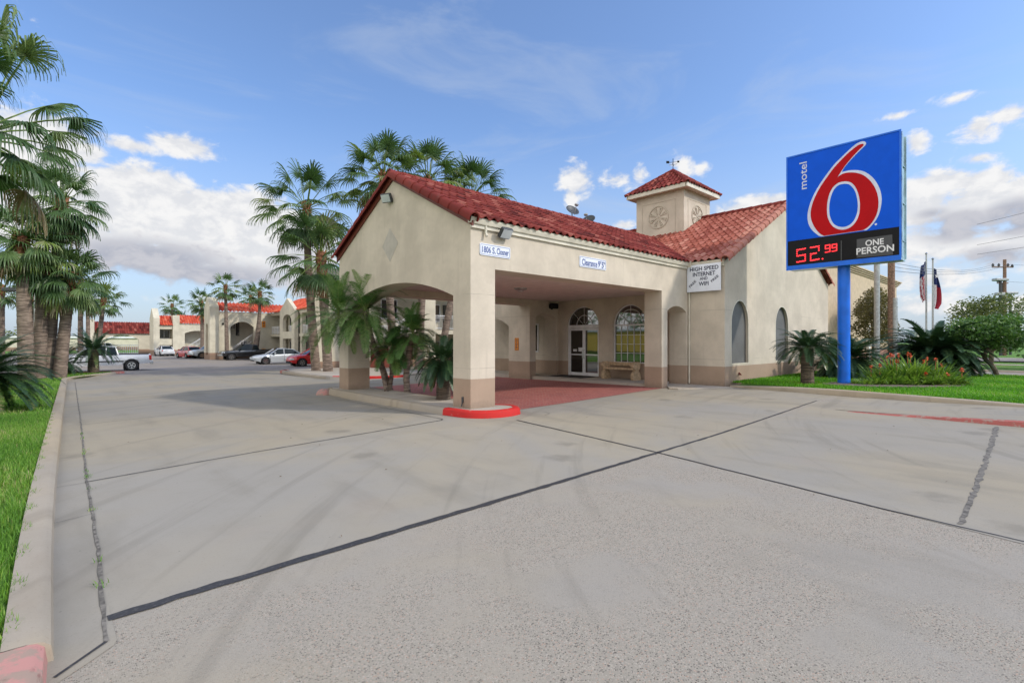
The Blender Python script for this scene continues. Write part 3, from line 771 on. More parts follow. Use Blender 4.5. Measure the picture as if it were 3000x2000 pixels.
# tower
tw0, tw1, th0, th1 = 14.63, 17.23, 2.45, 5.05
b = MB(); b.box((tw0, th0, 5.0), (tw1, th1, 9.0)); twr = b.build('tower', 'stucco_plain', bd)
cx, cy = (tw0 + tw1) / 2, (th0 + th1) / 2; hw = 1.69
b = MB(); b.box((cx - hw + .1, cy - hw + .1, 8.99), (cx + hw - .1, cy + hw - .1, 9.03)); 
for s_ in (-1, 1):
    b.box((cx - hw + .04, cy + s_ * (hw - .06) - .03, 8.96), (cx + hw - .04, cy + s_ * (hw - .06) + .03, 9.16)); b.box((cx + s_ * (hw - .06) - .03, cy - hw + .13, 8.96), (cx + s_ * (hw - .06) + .03, cy + hw - .13, 9.16))
b.build('tower_eaves', 'trim', twr)
b = MB(); zt = 9.14; hgt = 1.28; sl = math.hypot(hw, hgt)
for ax in range(4):
    a = ax * math.pi / 2; ca, sa = round(math.cos(a)), round(math.sin(a))
    rt = lambda x, y: (cx + x * ca - y * sa, cy + x * sa + y * ca)
    o2 = rt(-hw, -hw); uu = (ca, sa, 0); vv = (-sa * hw, ca * hw, hgt)
    n1 = (-ca + sa * 1.0, -sa - ca * 1.0, 0); 
    # keep |x| <= -y : planes x-y... through the centre
    c1 = Vector((-ca - sa * -1 * -1, 0, 0))
    xax = Vector((ca, sa, 0)); yax = Vector((-sa, ca, 0))
    roof_slope(b, (*o2, zt), uu, vv, 2 * hw, sl, tw=.25, tl=.38, r=.05, clips=[((cx, cy, 0), xax + yax), ((cx, cy, 0), -xax + yax)], seed=20 + ax)
b.build('tower_roof', 'tile', twr, normals=False)
b = MB()
for sx in (-1, 1):
    for sy in (-1, 1): barrel_run(b, (cx + sx * hw, cy + sy * hw, zt + .02), (cx, cy, zt + hgt + .03), .085, .36, 30)
b.build('hip_tiles', 'tile', twr, smooth='auto')
def wheel(mb, f, R0):
    for rad, w in ((R0, .05),):
        O = [(rad * math.cos(t), rad * math.sin(t)) for t in [2 * math.pi * i / 40 for i in range(40)]]
        I = [((rad - w) * math.cos(t), (rad - w) * math.sin(t)) for t in [2 * math.pi * i / 40 for i in range(40)]]
        mb.poly(f, O, .03, holes=[I])
    for i in range(8):
        t = 2 * math.pi * i / 8 + .39; c_, s_ = math.cos(t), math.sin(t)
        P = [(c_ * .12 - s_ * .015, s_ * .12 + c_ * .015), (c_ * (R0 - .1) - s_ * .075, s_ * (R0 - .1) + c_ * .075), (c_ * (R0 - .1) + s_ * .075, s_ * (R0 - .1) - c_ * .075), (c_ * .12 + s_ * .015, s_ * .12 - c_ * .015)]
        I = [(c_ * .22 - s_ * .004, s_ * .22 + c_ * .004), (c_ * (R0 - .14) - s_ * .045, s_ * (R0 - .14) + c_ * .045), (c_ * (R0 - .14) + s_ * .045, s_ * (R0 - .14) - c_ * .045), (c_ * .22 + s_ * .004, s_ * .22 - c_ * .004)]
        mb.poly(f, P, .03, holes=[I])
    mb.poly(f, [(.06 * math.cos(t), .06 * math.sin(t)) for t in [i * math.pi / 4 for i in range(8)]], .03)
def groove(mb, f, w, h):
    mb.poly(f, [(-w, -h), (w, -h), (w, h), (-w, h)], .012, holes=[[(-w + .03, -h + .03), (w - .03, -h + .03), (w - .03, h - .03), (-w + .03, h - .03)]])
M['relief'] = plain('relief_plaster', (.50, .44, .35), .9)
b = MB(); wheel(b, lambda a, c, d: (tw0 - d, cy + .05 + a, 7.86 + c), .56); groove(b, lambda a, c, d: (tw0 - d, cy + .05 + a, 7.62 + c), .92, .98); b.build('rosette', 'relief', twr)
b = MB(); wheel(b, lambda a, c, d: (cx + a, th0 - d, 7.86 + c), .56); groove(b, lambda a, c, d: (cx + a, th0 - d, 7.62 + c), .92, .98); b.build('rosette', 'relief', twr)
# plaster diamond on the gable
b = MB(); b.poly(PX_(0, -1), [(3.84, 5.12), (3.37, 4.62), (3.84, 4.12), (4.30, 4.62)], .006); M['diamond'] = plain('faded_diamond', (.47, .43, .37), .9); b.build('gable_diamond', 'diamond', bd)
# weathervane
wv = empty('weathervane', (cx, cy, zt + hgt), 'thin black weathervane on the peak of the square tower', 'weathervane')
b = MB(); b.tube([(cx, cy, zt + hgt), (cx, cy, zt + hgt + .62)], .016, 6)
for a in (0, 90): 
    c_, s_ = math.cos(R(a + 20)), math.sin(R(a + 20)); b.tube([(cx - .2 * c_, cy - .2 * s_, zt + hgt + .32), (cx + .2 * c_, cy + .2 * s_, zt + hgt + .32)], .01, 4)
b.build('mast', 'black', wv)
b = MB(); z_ = zt + hgt + .44
b.tube([(cx - .22, cy + .2, z_ - .02), (cx + .22, cy - .2, z_ + .02)], .012, 4)
b.cbox((cx - .2, cy + .18, z_), (.15, .02, .12), Matrix.Rotation(R(-42), 3, 'Z')); b.cbox((cx + .2, cy - .18, z_ + .03), (.1, .03, .09), Matrix.Rotation(R(-42), 3, 'Z')); b.build('arrow', 'black', wv)

# ---------------------------------------------------------------- text helper
def text_mb(mb, s, f, h, cx_=0, cy_=0, rot=0, mi=0, bold=0, width=None, depth=.006, tone=.5, shear=0):
    """appends the letters of s, centred at (cx_,cy_) in the plane f(a,b,d)"""
    cu = bpy.data.curves.new('t', 'FONT'); cu.body = s; cu.size = 1; cu.offset = bold; cu.resolution_u = 3; cu.fill_mode = 'BOTH'; cu.extrude = 0; cu.shear = shear
    ob = bpy.data.objects.new('t', cu); col.objects.link(ob)
    dg = bpy.context.evaluated_depsgraph_get(); me = bpy.data.meshes.new_from_object(ob.evaluated_get(dg))
    col.objects.unlink(ob); bpy.data.objects.remove(ob); bpy.data.curves.remove(cu)
    if not me.vertices: return
    xs = [v.co.x for v in me.vertices]; ys_ = [v.co.y for v in me.vertices]
    x0, x1, y0, y1 = min(xs), max(xs), min(ys_), max(ys_)
    sy = h / (y1 - y0); sx = sy if width is None else width / (x1 - x0)
    c_, s_ = math.cos(rot), math.sin(rot); vs = []
    for v in me.vertices:
        a = (v.co.x - (x0 + x1) / 2) * sx; d = (v.co.y - (y0 + y1) / 2) * sy
        vs.append(f(cx_ + a * c_ - d * s_, cy_ + a * s_ + d * c_, depth))
    mb.add(vs, [tuple(p.vertices) for p in me.polygons], mi, tone); bpy.data.meshes.remove(me)
def rrect(x0, y0, x1, y1, r, n=4):
    out = []
    for (cx_, cy_, a0) in ((x1 - r, y0 + r, -90), (x1 - r, y1 - r, 0), (x0 + r, y1 - r, 90), (x0 + r, y0 + r, 180)):
        for i in range(n + 1):
            t = R(a0 + 90 * i / n); out.append((cx_ + r * math.cos(t), cy_ + r * math.sin(t)))
    return out
# address and clearance plates on the front wall
fY = lambda a, c, d: (a, -.001 - d, c)
def plate(name, x0, x1, z0, z1, items, label, cat):
    e = empty(name, ((x0 + x1) / 2, 0, (z0 + z1) / 2), label, cat)
    b = MB(); b.poly(fY, rrect(x0, z0, x1, z1, .04), .02); b.build('board', 'board', e)
    b = MB(); b.poly(lambda a, c, d: fY(a, c, .02 + d), rrect(x0 + .025, z0 + .025, x1 - .025, z1 - .025, .02), .003, holes=[rrect(x0 + .034, z0 + .034, x1 - .034, z1 - .034, .015)])
    b.build('border', 'navy', e)
    b = MB()
    for s, h, cx_, cz_, w in items: text_mb(b, s, fY, h, cx_, cz_, width=w, bold=.02, depth=.0235)
    b.build('lettering', 'navy', e, normals=False)
plate('address_sign', .27, 1.27, 3.88, 4.17, [('1806', .16, .48, 4.025, .28), ('S.', .16, .72, 4.025, .11), ('Closner', .16, 1.01, 4.025, .40)], 'white street address plate at the left end of the front wall', 'sign')
plate('clearance_sign', 4.02, 5.30, 3.97, 4.29, [('Clearance', .19, 4.49, 4.12, .72), ('9', .19, 4.94, 4.13, .10), ('F', .09, 5.03, 4.19, .05), ('5', .19, 5.12, 4.12, .10), ('in', .08, 5.21, 4.19, .07)], 'white height clearance plate in the middle of the canopy front', 'sign')
e = empty('internet_sign', (10.47, -.7, 4.17), 'white board with black writing hung under the gutter at the inner corner', 'sign')
fX = lambda a, c, d: (10.325 - d, -a, c)
b = MB(); b.poly(fX, [(.03, 3.62), (1.32, 3.62), (1.32, 4.62), (.03, 4.62)], .02); b.build('board', 'board', e)
b = MB()
for s, h, a, z, w in (('HIGH SPEED', .15, .69, 4.46, 1.10), ('INTERNET', .15, .69, 4.26, .86), ('AND', .11, .68, 4.09, .30), ('WIFI', .15, .68, 3.90, .38)): text_mb(b, s, fX, h, a, z, width=w, bold=.025, depth=.0235)
text_mb(b, 'FREE', fX, .09, .25, 3.92, rot=R(42), width=.33, bold=.02, depth=.0235); text_mb(b, 'FREE', fX, .09, 1.10, 4.05, rot=R(38), width=.33, bold=.02, depth=.0235)
b.build('lettering', 'ink', e, normals=False)
# orange notice on the rear pier
e = empty('orange_notice', (8.56, 7.45, 1.6), 'tall orange notice with black symbols on the rear canopy pier', 'sign')
fo = lambda a, c, d: (8.557 - d, a, c)
b = MB(); b.poly(fo, rrect(7.35, 1.36, 7.62, 1.94, .03), .01); b.build('board', 'orange', e)
b = MB()
b.poly(lambda a, c, d: fo(a, c, .01 + d), rrect(7.37, 1.38, 7.60, 1.92, .03), .003, holes=[rrect(7.385, 1.395, 7.585, 1.905, .02)])
for zc in (1.50, 1.66, 1.80):
    O = [(7.485 + .055 * math.cos(t), zc + .055 * math.sin(t)) for t in [i * math.pi / 8 for i in range(16)]]; I = [(7.485 + .03 * math.cos(t), zc + .03 * math.sin(t)) for t in [i * math.pi / 8 for i in range(16)]]
    b.poly(lambda a, c, d: fo(a, c, .01 + d), O, .003, holes=[I])
b.box((8.540, 7.475, 1.56), (8.546, 7.495, 1.60)); b.build('symbols', 'ink', e)

# flood lights
def flood(loc, yaw, tilt, size, label):
    e = empty('flood_light', loc, label, 'wall light', 'flood lights on the canopy walls')
    rt = Matrix.Rotation(yaw, 3, 'Z') @ Matrix.Rotation(tilt, 3, 'X')
    l = Vector(loc); o = Matrix.Rotation(yaw, 3, 'Z') @ Vector((0, -.16, -.02))
    b = MB(); b.cbox(l + o, (size, .11, size * .78), rt, ch=.02); b.build('housing', 'darkmetal', e)
    b = MB(); b.cbox(l + o + rt @ Vector((0, -.06, 0)), (size * .84, .012, size * .62), rt); b.build('lens', 'headlamp', e)
    b = MB(); b.tube([l, l + o * .6 + Vector((0, 0, .05)), l + o], .03, 8); b.cbox(l + (Matrix.Rotation(yaw, 3, 'Z') @ Vector((0, -.02, 0))), (.14, .05, .14), Matrix.Rotation(yaw, 3, 'Z')); b.build('bracket', 'galv', e)
flood((0, 3.85, 5.98), R(-90) + R(25), R(25), .34, 'dark square flood light near the top of the shaded gable')
flood((.98, 0, 4.50), R(0) , R(38), .36, 'grey flood light below the gutter at the front corner')
# ceiling fittings
e = empty('ceiling_light', (4.9, 3.4, 3.66), 'round dark light fitting on the canopy ceiling', 'ceiling light')
b = MB(); b.tube([(4.9, 3.4, 3.66), (4.9, 3.4, 3.62), (4.9, 3.4, 3.57)], [.24, .22, .12], 20); b.build('base', 'galv', e)
b = MB(); b.tube([(4.9, 3.4, 3.575), (4.9, 3.4, 3.54)], [.12, .07], 16); b.build('diffuser', 'headlamp', e)
e = empty('corner_flood_light', (10.1, 6.5, 3.4), 'black lamp in the dark rear corner under the canopy', 'wall light')
b = MB(); b.cbox((9.95, 6.45, 3.42), (.42, .2, .24), Matrix.Rotation(R(-30), 3, 'Z'), ch=.03); b.build('housing', 'black', e); b = MB(); b.tube([(9.95, 6.5, 3.42), (10.0, 6.63, 3.3)], .05, 8); b.build('bracket', 'black', e)
# dishes on the rear slope
def dish(loc, yaw, label, s=1.0):
    e = empty('satellite_dish', loc, label, 'satellite dish', 'satellite dishes behind the canopy ridge')
    l = Vector(loc); rt = Matrix.Rotation(yaw, 3, 'Z') @ Matrix.Rotation(R(-38), 3, 'X')
    c = l + Vector((0, 0, .62 * s)); vs = []; fs = []
    for i in range(6):
        r = i / 5 * .33 * s
        for j in range(24):
            t = 2 * math.pi * j / 24; vs.append(c + rt @ Vector((r * math.cos(t) * 1.08, -.9 * r * r + .03, r * math.sin(t))))
    for i in range(5):
        for j in range(24): fs.append((i * 24 + j, i * 24 + (j + 1) % 24, (i + 1) * 24 + (j + 1) % 24, (i + 1) * 24 + j))
    b = MB(); b.add(vs, fs); o = b.build('reflector', 'darkmetal', e, smooth=True)
    md = o.modifiers.new('s', 'SOLIDIFY'); md.thickness = .015
    b = MB(); b.tube([l - Vector((0, 0, .2)), l + Vector((0, 0, .3 * s)), c - rt @ Vector((0, -.05, 0))], .025, 8); b.build('mast', 'galv', e)
    f = c + rt @ Vector((0, -.42 * s, -.05)); b = MB(); b.tube([c + rt @ Vector((0, 0, -.3 * s)), f], .014, 6); b.cbox(f, (.16, .1, .09), rt, ch=.015); b.build('feed_arm', 'galv', e)
dish((8.75, 4.3, 6.72), R(-15), 'upright grey satellite dish behind the canopy ridge, left of two', .85)
dish((9.85, 4.3, 6.5), R(-75), 'lower grey satellite dish with feed arm to the right, nearer the tower', .85)
# bench
e = empty('stone_bench', (10.0, 2.65, .215), 'tan stone bench with scrolled ends below the arched lobby window', 'bench')
b = MB(); b.cbox((9.98, 2.75, .66), (.42, 1.5, .09), ch=.02); b.build('seat', 'stone', e)
b = MB(); b.cbox((10.22, 2.75, .84), (.06, 1.4, .16), ch=.02); b.build('backrest', 'stone', e)
scr = [(-.22, 0), (.22, 0), (.26, .12), (.22, .26), (.13, .36), (.14, .42), (.22, .48), (.27, .58), (.24, .68), (.14, .73), (-.14, .73), (-.25, .67), (-.27, .56), (-.2, .47), (-.13, .42), (-.14, .36), (-.24, .26), (-.27, .12)]
for y in (3.42, 1.95):
    b = MB(); b.poly(lambda a, c, d: (9.98 + a, y + d, .21 + c), curve_pts(scr + [scr[0]], 3)[:-1], .13); b.build('bench_end', 'stone', e, smooth='auto')
b = MB(); b.cbox((9.75, 5.2, .225), (1.0, 1.9, .018)); tag(b.build('door_mat', 'mat'), 'black rubber mat lying in front of the glass doors', 'door mat')
b = MB(); b.cbox((-.012, .30, .36), (.03, .07, .14), ch=.01); b.tube([(-.02, .30, .3), (-.05, .30, .2)], .015, 6); tag(b.build('outdoor_outlet', 'darkmetal'), 'small dark electrical outlet low on the near pier', 'outlet')
# small hose bibs / boxes on plinth
for (x, label) in ((11.65, 'small brown tap box low on the wall under the nearer arched niche'), (18.55, 'small brown tap box low on the wall beside the short trunked cycad')):
    b = MB(); b.tube([(x, -1.39, .56), (x, -1.46, .56), (x, -1.47, .50)], .022, 8); b.cbox((x, -1.41, .57), (.09, .03, .11), ch=.01); tag(b.build('wall_tap', 'brown_door'), label, 'tap')

# ---------------------------------------------------------------- roadside sign
sx = 12.47; Y0, Y1, Z0, Z1 = -6.15, -2.77, 4.36, 8.50
sg = empty('motel_sign', (12.87, -4.48, .2), 'tall blue roadside sign with a large red numeral and a lit price panel', 'sign')
b = MB(); b.tube([(12.87, -4.48, .1), (12.87, -4.48, 4.40)], .19, 28); b.tube([(12.87, -4.48, .1), (12.87, -4.48, .24)], .21, 28); b.build('pole', 'bluepole', sg, smooth='auto')
b = MB(); b.cbox((sx + .40, (Y0 + Y1) / 2, (Z0 + Z1) / 2), (.76, Y1 - Y0 - .06, Z1 - Z0 - .06)); b.box((sx + .05, Y0 - .012, Z0 + .1), (sx + .12, Y0 + .06, Z1 - .05)); b.box((sx + .68, Y0 - .012, Z0 + .1), (sx + .74, Y0 + .06, Z1 - .05)); 
for z_ in (5.0, 6.2, 7.4): b.box((sx + .2, Y0 - .004, z_), (sx + .6, Y0 + .04, z_ + .02))
M['cabinet'] = plain('cabinet_metal', (.36, .50, .55), .3, metal=.5, vary=.2, scale=2)
b.build('cabinet', 'cabinet', sg)
fS = lambda a, c, d: (sx - d, -a, c)       # a = -y so that a grows to the right as seen from the drive
b = MB(); b.poly(fS, [(-Y1, Z0), (-Y0, Z0), (-Y0, Z1), (-Y1, Z1)], .03, holes=[[(-Y1 + .05, Z0 + .16), (-Y0 - .05, Z0 + .16), (-Y0 - .05, Z1 - .05), (-Y1 + .05, Z1 - .05)]]); b.build('face_frame', 'bluepole', sg)
ZP = 5.42
b = MB(); b.poly(fS, [(-Y1 + .05, ZP), (-Y0 - .05, ZP), (-Y0 - .05, Z1 - .05), (-Y1 + .05, Z1 - .05)], .012); fc = b.build('sign_face', 'blue', sg)
C0 = Vector((-7.46, -9.545, 1.775)); Fw = (.67815, .73491); Rt = (.73491, -.67815)
SIXR = [(930, 240), (890, 250), (840, 285), (780, 335), (720, 395), (650, 470), (590, 550), (530, 635), (480, 720), (445, 800), (425, 870), (418, 930), (428, 990), (450, 1040), (480, 1085), (515, 1120), (550, 1138)]
SIXR2 = [(930, 1082), (965, 1062), (1000, 1030), (1040, 975), (1068, 910), (1080, 840), (1078, 770), (1060, 700), (1030, 640), (985, 585), (930, 545), (870, 525), (800, 520), (740, 530), (700, 552), (680, 566)]
SIXR3 = [(680, 566), (700, 535), (730, 490), (770, 435), (830, 365), (880, 310), (920, 272), (937, 252), (930, 240)]
RIN = [(750, 605), (690, 620), (640, 660), (605, 720), (585, 790), (578, 860), (580, 930), (595, 985), (625, 1035), (665, 1065), (715, 1078), (770, 1072), (820, 1045), (860, 1000), (885, 950), (898, 890), (900, 820), (890, 750), (870, 690), (840, 640), (800, 612), (750, 605)]
WIN = [(750, 630), (700, 640), (655, 675), (625, 730), (607, 795), (600, 860), (603, 925), (617, 975), (642, 1018), (680, 1043), (725, 1052), (770, 1045), (810, 1022), (842, 985), (865, 935), (877, 880), (878, 820), (868, 755), (850, 700), (822, 660), (790, 635), (750, 630)]
WO1 = [(930, 215), (895, 224), (850, 250), (790, 303), (720, 370), (650, 440), (580, 530), (520, 615), (465, 705), (425, 790), (400, 865), (388, 930), (390, 990), (405, 1040), (435, 1085), (475, 1120), (510, 1142), (550, 1142)]
WO2 = [(935, 1084), (968, 1080), (1010, 1042), (1055, 985), (1087, 920), (1106, 850), (1112, 775), (1100, 700), (1070, 630), (1025, 570), (960, 520), (890, 499), (810, 498), (745, 510), (722, 516)]
WO3 = [(722, 516), (745, 475), (790, 420), (850, 355), (900, 305), (942, 265), (960, 240), (952, 221), (930, 215)]
def tr(p):     # traced outline -> flat coordinates on the sign face (perspective of the trace undone)
    px = (2250 + p[0] * .2998) / 1.2755; py = (350 + p[1] * .2998) / 1.2755
    kk = (px - 1176) / 1160; m_ = (784 - py) / 1160
    T = (sx - C0.x) / (Fw[0] + kk * Rt[0]); return (-(C0.y + T * (Fw[1] + kk * Rt[1])), C0.z + T * m_)
def chain(*cs):
    out = []
    for c in cs:
        q = curve_pts(c, 4); out += q if not out or out[-1] != q[0] else q[1:]
    if out[0] == out[-1]: out = out[:-1]
    return [tr(p) for p in out]
six = MB(); six.poly(lambda a, c, d: fS(a, c, .012 + d), chain(WO1, WO2, WO3), .006, holes=[chain(WIN)]); sx6 = six.build('numeral_outline', 'lilac', fc)
six = MB(); six.poly(lambda a, c, d: fS(a, c, .018 + d), chain(SIXR, SIXR2, SIXR3), .006, holes=[chain(RIN)]); six.build('numeral', 'red', fc)
b = MB(); a_m, z_m = tr((345, 552)); a1, z1_ = tr((345, 420)); text_mb(b, 'motel', fS, .245, a_m, z_m, rot=R(90), width=abs(tr((330, 420))[1] - tr((330, 685))[1]), bold=.008, depth=.018)
ar, zr = tr((1055, 1025)); b.poly(lambda a, c, d: fS(a, c, .012 + d), [(ar + .035 * math.cos(t), zr + .035 * math.sin(t)) for t in [i * math.pi / 6 for i in range(12)]], .005)
b.build('lettering', 'lilac', fc, normals=False)
b = MB(); b.poly(fS, [(-Y1 + .05, Z0 + .16), (-Y0 - .05, Z0 + .16), (-Y0 - .05, ZP - .002), (-Y1 + .05, ZP - .002)], .006); pp = b.build('price_panel', 'black', sg)
M['panelgrey'] = plain('panel_plastic', (.045, .047, .05), .35)
b = MB(); b.poly(lambda a, c, d: fS(a, c, .006 + d), [tr(p) for p in ((868, 1172), (1215, 1125), (1222, 1322), (868, 1352))], .012); b.poly(lambda a, c, d: fS(a, c, .006 + d), [tr(p) for p in ((712, 1185), (722, 1184), (722, 1375), (712, 1378))], .012); b.build('letter_board', 'panelgrey', pp)
b = MB(); q1 = tr((1042, 1200)); q2 = tr((1045, 1272))
text_mb(b, 'ONE', fS, .20, q1[0], q1[1], width=.50, bold=.02, depth=.020); text_mb(b, 'PERSON', fS, .22, q2[0], q2[1], width=1.02, bold=.02, depth=.020); b.build('lettering', 'white', pp, normals=False)
DIG = {'5': ['1111', '1000', '1000', '1111', '0001', '0001', '1111'], '2': ['1111', '0001', '0001', '1110', '1000', '1000', '1111'], '9': ['1111', '1001', '1001', '1111', '0001', '0001', '1111']}
b = MB()
def digit(ch, x0, y0, x1, y1, r, lean=0):
    g_ = DIG[ch]
    for i in range(7):
        for j in range(4):
            if g_[i][j] == '1':
                for sub in ((0, 0), (.5, 0)) if j < 3 and g_[i][j + 1] == '1' else ((0, 0),):
                    a, z = tr((x0 + (x1 - x0) * (j + sub[0]) / 3, y0 + (y1 - y0) * i / 6 - (x1 - x0) * .06 * j))
                    b.poly(lambda p, q, d: fS(p, q, .008 + d), [(a + r * math.cos(t), z + r * math.sin(t)) for t in [k_ * math.pi / 4 for k_ in range(8)]], .01)
digit('5', 285, 1275, 365, 1393, .025); digit('2', 418, 1252, 498, 1378, .025)
digit('9', 562, 1232, 606, 1298, .018); digit('9', 628, 1224, 672, 1288, .018)
a, z = tr((534, 1362)); b.poly(lambda p, q, d: fS(p, q, .008 + d), [(a + .026 * math.cos(t), z + .026 * math.sin(t)) for t in [k_ * math.pi / 4 for k_ in range(8)]], .01)
b.build('price_digits', 'led', pp)
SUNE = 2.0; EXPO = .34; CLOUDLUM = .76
# ---------------------------------------------------------------- background motel wings
def windowset(par, plane, c, a0, a1, z0, z1, sg=1, frame='white'):
    b = MB(); P = PX_ if plane == 'X' else PY_
    b.poly(P(c, sg), [(a0, z0), (a1, z0), (a1, z1), (a0, z1)], .05, holes=[[(a0 + .05, z0 + .05), (a1 - .05, z0 + .05), (a1 - .05, z1 - .05), (a0 + .05, z1 - .05)]])
    b.poly(P(c, sg), [((a0 + a1) / 2 - .03, z0 + .05), ((a0 + a1) / 2 + .03, z0 + .05), ((a0 + a1) / 2 + .03, z1 - .05), ((a0 + a1) / 2 - .03, z1 - .05)], .05)
    w = b.build('window', frame, par)
    b = MB(); b.poly(P(c + .02 * sg, sg), [(a0 + .04, z0 + .04), (a1 - .04, z0 + .04), (a1 - .04, z1 - .04), (a0 + .04, z1 - .04)], .01); b.build('pane', 'fglass', w)
def railing(par, p0, p1, h=.95, sp=.13, name='railing', drop=0):
    p0, p1 = Vector(p0), Vector(p1); b = MB(); n = max(2, int((p1 - p0).length / sp)); up = Vector((0, 0, 1))
    b.tube([p0 + up * h, p1 + up * h], .03, 6); b.tube([p0 + up * .1, p1 + up * .1], .025, 6)
    if h > .8: b.tube([p0 + up * h * .86, p1 + up * h * .86], .015, 4)
    for i in range(n + 1):
        q = p0.lerp(p1, i / n); r = .03 if i % 8 == 0 else .012
        b.tube([q + up * (.0 if i % 8 == 0 else .1), q + up * h], r, 4)
    b.build(name, 'white', par)
def block(mb, a, c): mb.box(a, c)
GF = -.36
# wing along the right of the drive
wg = empty('motel_wing', (13.2, 45, GF), 'two-storey motel wing with balconies and gabled bay, right of the parked cars', 'building', 'motel wings around the parking lot')
b = MB(); block(b, (14.8, 26, GF), (21, 57.4, 5.3)); b.build('wall', 'stucco_far', wg)
b = MB(); block(b, (13.2, 26, 2.35), (14.78, 57.4, 2.65)); b.build('balcony_slab', 'stucco_far', wg)
b = MB(); block(b, (13.2, 26, 4.95), (14.79, 57.45, 5.30)); b.build('beam', 'stucco_far', wg)
for y in (33, 38.5, 43.6, 47.2, 52.9):
    b = MB(); block(b, (13.22, y - .22, GF), (13.7, y + .22, 4.94)); b.build('column', 'stucco_far', wg)
for y0, y1 in ((26.2, 32.8), (33.2, 38.3), (38.7, 43.4), (43.8, 47), (48.6, 51.4), (53.1, 57.3)):
    railing(wg, (13.35, y0, 2.65), (13.35, y1, 2.65))
for y in range(28, 57, 4):
    for z in (GF, 2.66):
        b = MB(); block(b, (14.74, y, z), (14.8, y + .95, z + 2.1)); b.build('door', 'fglass', wg)
        windowset(wg, 'X', 14.72, y + 1.3, y + 3.0, z + .85, z + 2.15)
b = MB(); O_ = [(47.7, GF), (47.7, 5.3), (50.1, 6.7), (52.5, 5.3), (52.5, GF), (51.5, GF)] + [(51.5, 2.1), (48.7, 2.1), (48.7, GF)]
b.poly(PX_(12.7), O_, .4, holes=[[(48.7, 2.9), (51.5, 2.9)] + list(reversed(arc(48.7, 51.5, 4.1, 4.85, 12, 'round')))]); b.build('gabled_bay', 'stucco_far', wg)
b = MB(); roof_slope(b, (12.95, 25.8, 5.3), (0, 1, 0), (1, 0, .5), 31.9, 3.8 * 1.118, tw=.42, tl=.6, r=.09, nseg=4, seed=31); roof_slope(b, (20.55, 25.8, 5.3), (0, 1, 0), (-1, 0, .5), 31.9, 3.8 * 1.118, tw=1, tl=1, r=.09, nseg=3, seed=32)
b.build('roof', 'tile_far', wg, normals=False)
# end wing facing the drive
wg = empty('motel_wing', (10, 57.5, GF), 'cream motel wing with arched stair opening and peaked end pier, behind the black pickup', 'building', 'motel wings around the parking lot')
b = MB(); O_ = [(7.45, GF), (7.45, 5.3), (20.9, 5.3), (20.9, GF), (11.3, GF)] + [(a, z) for a, z in reversed(arc(8.7, 11.3, 3.5, 4.15, 12))] + [(8.7, GF)]
b.poly(PY_(57.5), O_, .4); b.build('wall', 'stucco_far', wg)
b = MB(); block(b, (7.46, 60.2, GF), (20.9, 64.4, 5.25)); b.build('rear_wall', 'stucco_far', wg)
b = MB(); nich = [(58.1, .2), (59.3, .2)] + list(reversed(arc(58.1, 59.3, 3.2, 3.9, 10, 'round')))
b.poly(PX_(6.5), [(57.3, GF), (57.3, 5.8), (58.7, 7.0), (60.1, 5.8), (60.1, GF)], .95, holes=[nich]); b.build('end_pier', 'stucco_far', wg)
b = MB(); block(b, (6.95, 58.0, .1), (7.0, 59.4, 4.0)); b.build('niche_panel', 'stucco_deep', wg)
b = MB(); roof_slope(b, (7.47, 57.35, 5.33), (1, 0, 0), (0, 1, .42), 13.4, 3.1, tw=.42, tl=.6, r=.09, nseg=4, seed=33); b.build('roof', 'tile_far', wg, normals=False)
b = MB()
for i in range(14): b.box((8.3 + i * .28, 58.2, GF + i * .2), (8.6 + i * .28, 59.3, GF + i * .2 + .14))
b.build('stairs', 'concrete_pale', wg)
railing(wg, (8.5, 58.15, GF), (12.2, 58.15, 2.4), .95, .22, 'stair_railing')
windowset(wg, 'Y', 60.12, 8.8, 9.9, 3.3, 4.6); windowset(wg, 'Y', 60.12, 10.4, 11.2, .3, 1.9)
b = MB(); block(b, (9.95, 60.1, 2.5), (10.35, 60.19, 4.6)); b.build('door', 'fglass', wg)
b = MB(); b.cbox((7.9, 57.44, 3.85), (.18, .12, .25), ch=.03); b.build('wall_lamp', 'black', wg)
# far block
wg = empty('motel_wing', (8, 85, GF), 'distant two-storey motel block with steep red tile roof behind the slim palms', 'building', 'motel wings around the parking lot')
b = MB(); b.poly(PX_(4.7), [(85, GF), (85, 5.4), (87, 7.0), (89, 5.4), (89, GF)], .8); block(b, (7.2, 84.9, GF), (8.1, 92, 5.9)); b.build('pier', 'stucco_far', wg)
b = MB(); block(b, (5.5, 87.2, GF), (14, 93, 4.6)); b.build('wall', 'stucco_far', wg)
b = MB(); block(b, (5.5, 85.1, 1.2), (7.2, 87.2, 2.2)); block(b, (5.5, 85.1, 3.7), (7.2, 87.2, 4.3)); b.build('balcony', 'stucco_far', wg)
windowset(wg, 'Y', 87.1, 5.6, 7.1, 2.3, 3.6); windowset(wg, 'Y', 87.1, 5.6, 7.1, -.1, 1.1)
b = MB(); O_ = [(8.1, GF), (8.1, 4.6), (14, 4.6), (14, GF), (12.5, GF)] + [(a, z) for a, z in reversed(arc(8.8, 12.5, 3.1, 3.5, 10))] + [(8.8, GF)]
b.poly(PY_(85), O_, .4); b.build('front_wall', 'stucco_far', wg)
railing(wg, (8.9, 85.5, GF + .2), (12.2, 85.5, 2.2), .9, .25, 'stair_railing')
